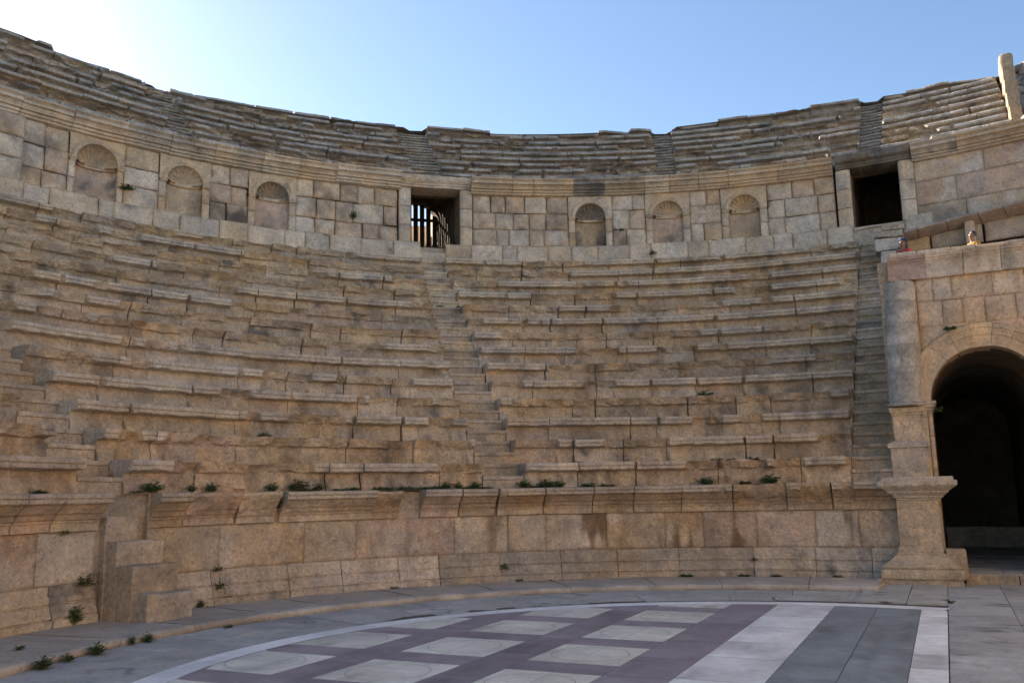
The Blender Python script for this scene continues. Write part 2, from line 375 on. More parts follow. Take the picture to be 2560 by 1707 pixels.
def seat_block(acc, R, zt, t0, t1, rise, tread, broken, base, seed, lichen=0., erode=1.0, zfun=None, res=.04, nose=1.0, bias=None, rowseed=0):
    ms = math.radians(1)*R; gap = RNG.uniform(.003, .009)/ms
    if RNG.random() < .14: gap *= 3
    if nose != 1: gap *= 1.5
    t0 += gap; t1 -= gap
    if t1-t0 < .15: return
    nu = max(5, int((t1-t0)*ms/res)); th = np.linspace(t0, t1, nu)
    h = (HS if nose == 1 else HS_U)*rise; d = DI.copy() if nose == 1 else DI_U*nose
    H = np.repeat(h[None], nu, 0); D = np.repeat(d[None], nu, 0); T = np.repeat(th[:, None], len(h), 1)
    P0 = cyl(T, zt+H, R+D); off = RNG.uniform(-40, 40)
    # scars where the nosing has broken away
    L = (t1-t0)*ms; x = (th-t0)*ms
    xa = np.radians(th)*R
    nm = fbm(np.stack([xa*.42+rowseed*7.7, 0*xa, 0*xa], -1), 2, 30)+.55*fbm(np.stack([xa*1.7+rowseed*3.1, 0*xa, 0*xa], -1), 3, 31)
    mask = sst(-.08, .10, nm+(bias if bias is not None else (-.85, .02, .75)[broken]))
    if broken < 2 and RNG.random() < .6:
        e = RNG.uniform(.03, .14); mask = np.maximum(mask, 1-sst(e*.3, e, x if RNG.random() < .5 else L-x))
    s1 = fbm(cyl(th, 0*th, R)*1.7+off, 4, seed); s2 = .55*fbm(P0*2.8+off*.5, 4, seed+3)+.6*(.45-np.abs(fbm(P0*2.2+off*.3, 3, seed+6))*1.6)
    dsc = .026+.065*np.clip(s1+.35, 0, 1.3)[:, None]+(-H)*(.48+.55*s2+.2*s1[:, None])*(1 if nose == 1 else 3.2)+.020*fbm(P0*7, 3, seed+8)
    dsc = np.minimum(dsc*(1.25 if nose == 1 else 1.5), .205 if nose == 1 else .185*nose)-(1-mask)[:, None]*.3
    scar = np.clip((dsc-D)*40, 0, 1)*(mask[:, None] > .3)
    D = np.maximum(D, dsc)
    lip = np.exp(-((HS-(-.33))/.06)**2)[None] if nose == 1 else 0
    H = H+lip*.016*fbm(P0*np.array((9, 9, 1))+off, 4, seed+17)*erode
    low = (-H/rise > .36)
    D = np.where(low, np.maximum(D, d[None]), D)
    D += erode*(.006*fbm(P0*2.2+off, 4, seed+11)+.005*fbm(P0*8, 3, seed+12)*(1+scar))
    yaw = RNG.uniform(-.006, .006); D += yaw*((th-(t0+t1)/2)*ms)[:, None]+RNG.uniform(-.009, .009)*erode
    z0 = RNG.uniform(-.005, .005)*erode; H = H+z0+erode*.006*fbm(P0*1.8+3, 3, seed+14)*(-H < .3*rise)
    H = H-(np.clip(s1+.2, 0, 1)[:, None]*.035*mask[:, None]*erode)*np.exp(H/.05)
    # tread
    td = np.array([.06, .14, .3, .5, tread+.14])
    Dt = np.repeat(td[None], nu, 0)+np.maximum(D[:, -1:]-.02, 0)*np.array([1, .8, .4, .1, 0])
    Ht = np.repeat(H[:, -1:], 5, 1)*np.array([1, 1, .9, .9, .9])+.006*fbm(cyl(np.repeat(th[:, None], 5, 1), 0, R+Dt)*2, 3, seed+15)*erode
    D = np.concatenate([D, Dt], 1); H = np.concatenate([H, Ht], 1); T = np.repeat(th[:, None], H.shape[1], 1)
    D = np.concatenate([D[:1]+.0, D, D[-1:]], 0); H = np.concatenate([H[:1], H, H[-1:]], 0); T = np.concatenate([T[:1], T, T[-1:]], 0)
    D[0] = np.maximum(D[0], tread+.1); D[-1] = np.maximum(D[-1], tread+.1)
    zz = zt if zfun is None else zfun(T)
    P = cyl(T, zz+H, R+D)
    C = stone(P, base, seed, .5, lichen, .45 if lichen < .3 else .3)
    sc = np.zeros(P.shape[:2]); sc[1:-1, :scar.shape[1]] = scar
    C = mixc(C, C*np.array((1.04, .97, .88)), sc*.6)
    if nose == 1 and RNG.random() < .45: C = mixc(C, np.array((.15, .12, .095)), sst(.2, .75, fbm(P*np.array((2.2, 2.2, 1.6))+off, 5, seed+61))*.6)
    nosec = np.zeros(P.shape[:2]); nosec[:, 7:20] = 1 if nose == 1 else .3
    C = mixc(C, C*.6+np.array((.60, .50, .39))*.50, nosec*(1-sc)*.6)     # unbroken nosings paler than risers and treads
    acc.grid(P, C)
def brok(p_int, p_full):
    r = RNG.random()
    return 0 if r < p_int else (2 if r > 1-p_full else 1)
WEDGES = [('left', 'lower bank of worn stone seats left of the leftmost stairway, at the photo edge', None, 90.8),
          ('mid', 'long lower bank of broken stone seats between the leftmost and the middle stairway', 86.2, None),
          ('right', 'lower bank of lipped stone seats between the middle stairway and the column', 39.65, None)]
for wi, (nm, lab, _, _) in enumerate(WEDGES):
    t_ = thing('seating_bank', lab, 'stone seating', cyl(np.float64((105, 65, 20)[wi]), 1.73, 8.87).tolist(), 'banks of stone seats')
    for k in range(1, NR+1):
        R = rowR(k)
        if wi == 0: a, b = st1(k)[1], TH_MAX
        elif wi == 1: a, b = st2(k)[1], st1(k)[0]
        else: a, b = st3(k)[1], st2(k)[0]
        acc = Acc(); ms = math.radians(1)*R
        js = joints(a, b, 1.12/ms, .32)
        q = (k-1)/13.
        if wi == 2: pi, pf = (.72-.62*q, .08+.42*q)
        elif wi == 1: pi, pf = (.38-.22*q, .25+.2*q)
        else: pi, pf = (.5-.3*q, .2+.2*q)
        run = None
        for i in range(len(js)-1):
            lich = .12+.25*q*(1+.5*(wi < 2)) if wi < 2 else .05+.16*q
            bs = pick([LIME, LIME*.96, mixc(LIME, ROSE, .5), mixc(LIME, OCH, .4), LIME*1.03, PALE*.95])*(.99-.05*q)
            # end blocks beside the stairs keep or lose their lip like the rest
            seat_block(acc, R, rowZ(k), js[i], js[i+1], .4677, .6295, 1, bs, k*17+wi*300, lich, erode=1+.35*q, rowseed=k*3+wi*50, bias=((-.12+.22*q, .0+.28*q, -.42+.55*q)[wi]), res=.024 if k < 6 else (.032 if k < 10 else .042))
        acc.build('seat_row', M_STONE, t_)

# lower stairways: two steps to every row
SL = ['narrow worn stairway at the far left of the lower seats, above the stone block steps', 'worn middle stairway climbing to the barred doorway', 'long shaded stairway climbing along the column and archway on the right']
for si, stf in enumerate((st1, st2, st3)):
    t_ = thing('stairway', SL[si], 'stairs', cyl(np.float64(stf(1)[0]), 1.73, 8.87).tolist(), 'stairways between the banks of seats')
    kmax = NR if si < 2 else NR
    for k in range(1, kmax+1):
        a, b = stf(k); R = rowR(k); a += .02; b -= .02; zt = rowZ(k); rise = .4677
        for j in (0, 1):
            acc = Acc(); th = np.linspace(a, b, 14)
            rf = R+.15+.30*j; zb = zt-rise+rise/2*j; z1 = zb+rise/2
            w_ = RNG.uniform(-.01, .01)
            prof = [(rf+w_+.035, zb-.03), (rf+w_+.035, zb+.06), (rf+w_+.03, z1-.075), (rf+w_+.004, z1-.06), (rf+w_, z1-.02), (rf+w_+.008, z1-.005), (rf+w_+.02, z1), (rf+.16, z1), (rf+.32, z1+.002), (rf+.46, z1)]
            bs = pick([LIME*.97, LIME*1.02, mixc(LIME, OCH, .4)])*(.93 if si == 2 else 1)*RNG.uniform(.84, 1.1)
            sweep(acc, th, prof, bs, int(RNG.integers(999)), wear=.013, lichen=.05 if si < 2 else .15, soot=.3)
            acc.build('step', M_STONE, t_)

# ================================================================== PODIUM WALL
pod = thing('podium', 'curved podium wall of large slabs with a broken moulded cornice, below the lowest seats', 'podium', cyl(np.float64(40.), 0.067, 8.9).tolist())
NOTCH = (83.4, 88.45)
base_prof = [(8.86, .05), (8.835, .06), (8.832, .15), (8.840, .160), (8.872, .166), (8.872, .178), (8.855, .190), (8.86, .215), (8.882, .26), (8.90, .31), (8.905, .335), (8.932, .342), (8.932, .358), (8.918, .368), (8.922, .43), (8.928, .445), (8.945, .455), (8.948, .468), (8.945, .565), (8.955, .575), (9.1, .577)]
BJ = [120, 113, 106, 99.5, 92.9, 88.45, None, 83.4, 80.48, 76.35, 67.84, 61.68, 54.94, 50.09, 42.71, 35.22, 28.4, 21.05, 12.36, 5.36, -.72, -4.2]
def segs(J):
    out = []
    for i in range(len(J)-1):
        if J[i] is None or J[i+1] is None: continue
        out.append((J[i+1], J[i]))
    return out
for a, b in segs(BJ):
    acc = Acc(); g_ = RNG.uniform(.02, .055); n = int((b-a)*.155/.03)
    dz = RNG.uniform(-.006, .006)
    pr = np.array(base_prof); pr[:, 0] += RNG.uniform(-.012, .012)
    sweep(acc, np.linspace(a+g_, b-g_, n), pr, pick([LIME*1.0, PALE*.98, mixc(LIME, GREY, .35)]), int(RNG.integers(999)), wear=.010, dz=dz, stain=.3, lichen=.08, streak=.12)
    acc.build('base_block', M_STONE, pod)
SJ = [120, 112, 106, 100, 94.06, 88.45, None, 83.4, 75.51, 65.93, 59.84, 48.03, 41.55, 36.9, 29.5, 22.46, 17.97, 11.78, 5.14, .39, -4.2]
for i, (a, b) in enumerate(segs(SJ)):
    acc = Acc()
    ashlar(acc, mp_cyl(8.965), a, b, .583, 1.24, .1565, pick([LIME, ROSE, PALE*.97, OCH*1.03, LIME]), d=RNG.uniform(-.008, .012), res=.026, edge=.009, rough=.007, gap=.002, seed=int(RNG.integers(999)), stain=.75, streak=(.95 if i % 3 else .6) if -3 < a < 45 else .5, chip=1.2, pale=.5, soot=.3)
    acc.build('wall_slab', M_STONE, pod)
corn_prof = np.array([(9.1, 1.243), (8.945, 1.245), (8.93, 1.25), (8.928, 1.30), (8.93, 1.348), (8.925, 1.358), (8.89, 1.362), (8.886, 1.384), (8.905, 1.390), (8.903, 1.398), (8.87, 1.404), (8.862, 1.43), (8.845, 1.452), (8.84, 1.462), (8.858, 1.468), (8.855, 1.476), (8.815, 1.482), (8.80, 1.505), (8.765, 1.54), (8.735, 1.565), (8.725, 1.578), (8.738, 1.584), (8.735, 1.594), (8.672, 1.600), (8.658, 1.612), (8.653, 1.642), (8.656, 1.655), (8.678, 1.660), (8.676, 1.670), (8.650, 1.676), (8.648, 1.712), (8.665, 1.728), (8.75, 1.733), (8.88, 1.735), (9.05, 1.737)])
# (end, start, state): 0 intact, 1 lip chipped, 2 lip gone
CJ = [(113, 120, 0), (106, 113, 1), (100, 106, 0), (97.07, 100, 0), (93.27, 97.0, 0), (88.47, 93.2, 0), (79.79, 83.4, 1), (74.17, 79.7, 2), (69.6, 73.9, 2), (58.13, 69.0, 1), (54.9, 58.1, 2), (47.73, 52.3, 1), (43.25, 47.6, 1), (37.33, 42.9, 1), (31.29, 37.2, 0), (26.25, 31.2, 0), (20.44, 26.2, 0), (14.41, 20.4, 1), (8.16, 14.3, 1), (3.01, 8.1, 1), (-4.2, 2.95, 1)]
for a, b, stt in CJ:
    acc = Acc(); n = int((b-a)*.152/.028); th = np.linspace(a+.015+(.12 if RNG.random() < .2 else 0), b-.015, n); seed = int(RNG.integers(999)); off = RNG.uniform(-30, 30)
    pr = corn_prof.copy(); T = np.repeat(th[:, None], len(pr), 1)
    Rr = np.repeat(pr[None, :, 0], n, 0); Zz = np.repeat(pr[None, :, 1], n, 0); P0 = cyl(T, Zz, Rr)
    x = (th-a)*.152; L = (b-a)*.152; mask = np.zeros(n)
    if stt == 2: mask[:] = 1
    elif stt == 1:
        mask = sst(-.12, .15, fbm(np.stack([x*1.4+off, 0*x, 0*x], -1), 4, seed+7)-.38)
    s1 = fbm(cyl(th, 0*th, 9.)*2+off, 4, seed); s2 = fbm(P0*3+off, 4, seed+2)
    hh = 1.73-Zz
    dsc = 8.68+.07*np.clip(s1+.3, 0, 1.4)[:, None]+.75*np.maximum(hh-.05, 0)*(1+.55*s2)+.03*fbm(P0*6, 3, seed+4)
    dsc = np.minimum(dsc, 8.925)-(1-mask)[:, None]*.6
    scar = (dsc > Rr+.004)*1.0; Rr = np.maximum(Rr, dsc*(Zz < 1.729)*(Zz > 1.37)); Rr[:, -3:] = pr[-3:, 0]
    Rr += .006*fbm(P0*2.5, 4, seed)+.004*fbm(P0*9, 3, seed+1)
    Zz = Zz+.006*fbm(P0*1.8, 3, seed+3)-(mask*.02*np.clip(s1+.4, 0, 1))[:, None]*np.exp(-hh/.05)
    T = np.concatenate([T[:1], T, T[-1:]]); Rr = np.concatenate([Rr[:1], Rr, Rr[-1:]]); Zz = np.concatenate([Zz[:1], Zz, Zz[-1:]])
    Rr[0] = np.maximum(Rr[0], 8.99); Rr[-1] = np.maximum(Rr[-1], 8.99)
    P = cyl(T, Zz, Rr)
    C = stone(P, pick([LIME, OCH, LIME*1.04, ROSE]), seed, .7, 0, .3)
    zone = sst(1.36, 1.42, Zz)*(1-sst(1.58, 1.62, Zz)); C = mixc(C, BROWN*1.45, zone*np.clip(.45+.7*fbm(P*np.array((1.2, 1.2, 2.5)), 4, 9), 0, 1)*.75)   # water-stained moulding
    C = mixc(C, np.array((.50, .45, .38)), (sst(1.60, 1.62, Zz)*np.pad(1-scar, ((1, 1), (0, 0)), mode='edge'))*.3)
    acc.grid(P, C); acc.build('cornice_block', M_STONE, pod)
# core behind the podium so that the broken gaps stay closed
acc = Acc(); sweep(acc, np.linspace(-4, 120, 160), [(8.995, .0), (8.995, 1.7), (9.3, 1.715)], LIME*.8, 3, wear=.01, caps=False); acc.build('core', M_STONE, pod)

# stone block steps that climb the podium
stp = thing('stone_steps', 'five stone block steps climbing a notch in the podium wall at the left', 'stairs', cyl(np.float64(85.), .067, 8.1).tolist())
for (r0, a, b, z1) in ((8.08, 82.42, 87.57, .417), (8.38, 82.65, 87.72, .775), (8.67, 82.85, 87.78, 1.09), (8.88, 84.75, 87.95, 1.42)):
    acc = Acc(); th = np.linspace(a, b, 18); prof = [(r0, .06), (r0, .2), (r0, z1-.14), (r0, z1-.03), (r0+.008, z1-.01), (r0+.022, z1), (r0+.15, z1), (r0+.3, z1), (9.1, z1)]
    prof = [(r0, z) for z in np.linspace(.06, z1-.03, 8)]+prof[4:]
    sweep(acc, th, prof, (LIME*(1.0, .84, .98, .9)[(8.08, 8.38, 8.67, 8.88).index(r0)]), int(RNG.integers(999)), wear=.022, lichen=.22, stain=.3, soot=.3)
    acc.build('step', M_STONE, stp)
acc = Acc(); sweep(acc, np.linspace(83.0, 88.6, 18), [(8.96, 1.4), (8.96, 1.6), (8.965, 1.72), (8.985, 1.735), (9.3, 1.737)], mixc(LIME, GREY, .5), 33, wear=.01); acc.build('step', M_STONE, stp)
# cheeks of the notch
acc = Acc()
for a, b in ((83.35, 83.6),):
    sweep(acc, np.linspace(a, b, 4), [(8.9, z) for z in np.linspace(.06, 1.72, 10)]+[(9.0, 1.734)], LIME*.85, 8, wear=.004)
acc.build('cheek', M_STONE, stp)

# ================================================================== NICHE WALL (between the lower and the upper seats)
RW = 17.94; MSW = math.radians(1)*RW
gal = thing('niche_gallery', 'curved gallery wall of pale ashlar with shell niches between the two tiers of seats', 'gallery', cyl(np.float64(40.), 8.3, 17.7).tolist())
D1 = (37.74, 42.45); D2 = (-3.15, .92)
NICHE = [(69.7, .50), (62.7, .46), (55.2, .46), (25.1, .46), (17.65, .44), (10.5, .44)]
HW = .66/MSW   # half width of a niche slab in degrees
# plinth course
PJ0 = [j for j in joints(41.7, 120, .82/MSW, .3)]; PJ1 = [j for j in joints(1.0, 39.3, .80/MSW, .3)]
PJ2 = [-3.3, -4.3]
for J in (PJ0, PJ1):
    acc_pl = Acc()
    for i in range(len(J)-1):
        sd_ = int(RNG.integers(999)); zt = 8.895+RNG.uniform(-.02, .02)
        bs = pick([PALE, PALE*1.03, LIME*1.02, mixc(PALE, GREY, .3)])
        ashlar(acc_pl, mp_cyl(17.63), J[i], J[i+1], 8.22, zt, MSW, bs, d=RNG.uniform(-.02, .02), res=.05, edge=.022, seed=sd_, stain=.3, lichen=.1)
        th = np.linspace(J[i]+.02, J[i+1]-.02, 8); sweep(acc_pl, th, [(17.66, zt-.004), (17.8, zt), (18.02, zt)], bs, sd_, caps=False, stain=.3)
    acc_pl.build('plinth_course', M_WALL, gal)
# door sills
for a, b, r, z0, z1 in ((39.25, 41.75, 17.66, 8.25, 8.60), (39.25, 41.75, 17.86, 8.55, 8.80), (-1.9, 1.0, 17.7, 8.2, 8.72), (-3.4, 1.0, 17.9, 8.6, 8.90), (-5.6, -3.45, 17.62, 8.2, 8.95)):
    acc = Acc(); sweep(acc, np.linspace(a, b, 10), [(r, z0), (r, (z0+z1)/2), (r, z1-.01), (r+.012, z1), (r+.2, z1), (18.1, z1)], pick([LIME*.95, PALE]), int(RNG.integers(999)), wear=.01); acc.build('sill', M_WALL, gal)
# ashlar masonry in runs between the openings
def run_masonry(_, a, b, z0, z1, nc, mean, ruin, rset, pal, lich=.1, edge=.018):
    acc = Acc(); zs = np.linspace(z0, z1, nc+1); zs[1:-1] += RNG.uniform(-.06, .06, nc-1)
    for c in range(nc):
        J = joints(a, b, mean/MSW*RNG.uniform(.9, 1.1), .3)
        for i in range(len(J)-1):
            dd = rset+(RNG.uniform(-.03, .035)*ruin if RNG.random() < .7 else RNG.uniform(0, .10)*ruin)
            ashlar(acc, mp_cyl(RW), J[i], J[i+1], zs[c], zs[c+1], MSW, pick(pal), d=dd, res=.05, edge=edge*(1+ruin), rough=.008*(1+.8*ruin), gap=.004+.022*ruin*RNG.random()**3, seed=int(RNG.integers(999)), stain=.6, lichen=lich, streak=.2, chip=1+ruin, pale=.8, soot=.5+.6*math.exp(-((J[i]-56)/4)**2)+.6*math.exp(-((J[i]-24)/3)**2))
    acc.build('masonry', M_WALL, gal)
WP = [PALE, PALE*1.02, LIME, mixc(LIME, ROSE, .5), PALE*.97, mixc(LIME, OCH, .5)]; WPR = [PALE*1.0, PALE*.97, LIME*1.04, mixc(LIME, OCH, .5), mixc(LIME, ROSE, .6), PALE*1.03]
mas = Acc(); edges_l = [120.0]
def runs_between(lo, hi, niches):
    x = hi
    for c, hw in sorted(niches, reverse=True):
        yield (c+HW, x); x = c-HW
    yield (lo, x)
for (a, b) in runs_between(43.7, 120, [n for n in NICHE if n[0] > 45]): run_masonry(mas, a, b, 8.9, 10.56, 3, .62, (.75 if a < 60 else .55) if a < 74 else .4, 0., WPR, .12)
for (a, b) in runs_between(2.35, 36.5, [n for n in NICHE if n[0] < 36]): run_masonry(mas, a, b, 8.9, 10.58, 3, .60, .35, 0.02, WP, .05)
# smooth stretch right of the second doorway
run_masonry(mas, -13.6, -4.4, 8.5, 10.62, 3, 1.3, .05, .0, [LIME*.98, LIME, ROSE], .1, edge=.006)
run_masonry(mas, 75.2, 77.6, 8.9, 10.52, 3, .8, .3, -.13, [PALE, PALE*1.05])

def niche(c, a_, seed, sooty, dep):
    """scallop-headed niche: half round recess under a fluted half dome"""
    root_acc = Acc(); rc_ = Acc(); im_ = []; zs, zb, zt = 9.835, 8.9, 10.56; hw = HW*MSW
    tint = pick([PALE, LIME, LIME*1.04]); 
    def m(xm, z, d): return cyl(c+xm/MSW, z, RW+d)
    # jamb stones beside the recess
    for s0, s1 in ((-hw, -a_), (a_, hw)):
        for z0, z1 in ((zb, zb+.48), (zb+.48, zs-.03)):
            ashlar(root_acc, lambda s, z, d: m(s, z, d), s0, s1, z0, z1, 1.0, pick([PALE, LIME, PALE*1.04, OCH]), d=RNG.uniform(-.01, .02), res=.045, edge=.012, seed=seed, stain=.5)
    # impost mouldings
    for s0, s1 in ((-hw*.98, -a_), (a_, hw*.98)):
        X, K = np.meshgrid(np.linspace(s0, s1, 6), np.arange(7), indexing='ij')
        dz = np.array([-.05, -.045, -.02, -.015, .01, .012, .03])[K]; dd = np.array([.0, -.025, -.03, -.045, -.05, -.065, .0])[K]
        P = m(X, zs+dz, dd); im_.append(Acc()); im_[-1].grid(P, stone(P, tint, seed))
    # head slab with archivolt: polar grid outside radius a_
    phi = np.linspace(0, np.pi, 49); prof = [(0, .05), (0, -.01), (.015, -.035), (.05, -.035), (.055, -.045), (.10, -.05), (.105, -.03), (.125, -.028), (.135, .0), (.20, .0)]
    rows = []
    for dr, dd in prof:
        r = a_+dr; rows.append(np.stack([r*np.cos(phi), r*np.sin(phi), np.full(49, dd)], -1))
    rect = np.stack([np.clip(1.5*np.cos(phi), -hw, hw)*1.0, np.clip(1.5*np.sin(phi), 0, zt-zs), np.zeros(49)], -1)
    r0 = rows[-1]; r0[:, 1] = np.minimum(r0[:, 1], zt-zs-.005); r0[:, 0] = np.clip(r0[:, 0], -hw+.005, hw-.005); rows.append(rect)
    G = np.stack(rows, 1); G[..., 1] = np.minimum(G[..., 1], zt-zs); G[..., 0] = np.clip(G[..., 0], -hw, hw)
    P = m(G[..., 0], zs+G[..., 1], G[..., 2]+.035*np.maximum(fbm(np.stack([G[..., 0]*3, G[..., 1]*3, G[..., 0]*0+c], -1), 4, seed), -.2)*(np.arange(G.shape[1])[None] < G.shape[1]-1))
    root_acc.grid(P, stone(P, tint, seed, .5, .3 if sooty else .05))
    # lower recess: half-round plan
    ph = np.linspace(0, np.pi, 30); zz = np.linspace(zb-.02, zs, 22)
    A, Z = np.meshgrid(ph, zz, indexing='ij'); 
    P = m(a_*np.cos(A), Z, .03+dep*np.sin(A)**.8+.012*fbm(np.stack([A*3, Z*4, A*0+c], -1), 4, seed+3)); 
    rc_.grid(P, stone(P, pick([ROSE*.9, OCH*.8, LIME*.85]), seed+5, .8, .25 if sooty else .08, .35, soot=.95 if sooty else .35))
    o = root_acc.build('niche', M_WALL, gal)
    rc_.build('recess', M_WALL, o); [q_.build('impost', M_WALL, o) for q_ in im_]
    sh = Acc()
    # fluted half dome, hinge at the bottom
    A, B = np.meshgrid(np.linspace(0, np.pi, 121), np.linspace(0, 1, 26), indexing='ij')
    r = a_*B; fl = .030*np.cos(A*20)*np.clip(B*1.3, 0, 1)*(1-sst(.93, 1, B)*.6); dd = .03+max(dep, .22)*np.sqrt(np.maximum(1-B**2.2, 0))*np.clip(.35+np.sin(A), 0, 1)**.5*1.0+fl+.03*np.maximum(fbm(np.stack([r*np.cos(A)*4, r*np.sin(A)*4, A*0+c], -1), 4, seed+1), -.15)*np.clip(1.6-1.6*B, 0, 1)
    P = m(r*np.cos(A), zs+r*np.sin(A)+.0, dd); sh.grid(P, stone(P, tint*(.40 if sooty else .96), seed+2, .4, .45 if sooty else .03))
    # rounded lip under the shell
    A, K = np.meshgrid(np.linspace(0, np.pi, 30), np.linspace(0, 2*np.pi, 9), indexing='ij')
    rr = a_-.045+.045*np.cos(K); P = m(rr*np.cos(A), zs-.02+.045*np.sin(K), .0+dep*np.sin(A)**.8*(rr/a_)); sh.grid(P, stone(P, tint*.95, seed+2, .4, .2 if sooty else .03))
    # shelf closing the gap between dome and recess
    A, K = np.meshgrid(np.linspace(0, np.pi, 30), np.linspace(0, 1, 5), indexing='ij')
    rr = a_*(1-K*.5); P = m(rr*np.cos(A), zs-.02+0*A, dep*np.sin(A)**.8*(1-.0*K)+.03); sh.grid(P, stone(P, tint*.9, seed))
    sh.build('shell', M_WALL, o)
for i, (c, a_) in enumerate(NICHE): niche(c, a_, 40+i*7, c in (55.2, 25.1), (.30, .20, .16, .28, .16, .22)[i])

# cornice of the gallery wall: blocks
gprof = [(18.0, 10.50), (17.90, 10.515), (17.84, 10.53), (17.835, 10.585), (17.78, 10.592), (17.775, 10.655), (17.70, 10.665), (17.695, 10.69), (17.735, 10.70), (17.71, 10.745), (17.66, 10.785), (17.60, 10.795), (17.595, 10.865), (17.625, 10.875), (17.60, 10.90), (17.555, 10.93), (17.55, 10.965), (17.60, 10.975), (18.0, 10.98), (18.6, 10.985)]
GJ = [120, 113, 107, 101, 95, 89, 83.5, 79.5, 75.71, 71.9, 67.79, 64.2, 60.52, 56.31, 53, 49.59, 43.44, None, 36.72, 32.67, 30.63, 26.7, 23.65, 19.78, 17.36, 14.58, 11.77, 7.21, 2.35, None, -4.35, -8.05, -13.6]
for i, (a, b) in enumerate(segs(GJ)):
    acc = Acc(); g_ = RNG.uniform(.004, .03); pr = np.array(gprof); c_ = (a+b)/2
    lich = .10; bs = pick([PALE, LIME*1.03, LIME])
    if c_ > 52: lich = .30+.4*math.exp(-((c_-57)/4)**2)
    if c_ < 28 and c_ > 19: lich = .75; bs = LIME*.8
    if 43 < c_ < 50: pr[:, 0] -= .03; pr[:, 1] += .02
    w_ = .013 if (c_ > 50 or 7 < c_ < 28) else .007
    if RNG.random() < .2: pr[10:17, 0] += RNG.uniform(.02, .06)
    sweep(acc, np.linspace(a+g_, b-g_, max(6, int((b-a)*MSW/.05))), pr, bs, int(RNG.integers(999)), wear=w_, lichen=lich, streak=.15, dz=RNG.uniform(-.008, .008))
    acc.build('cornice_block', M_WALL, gal)

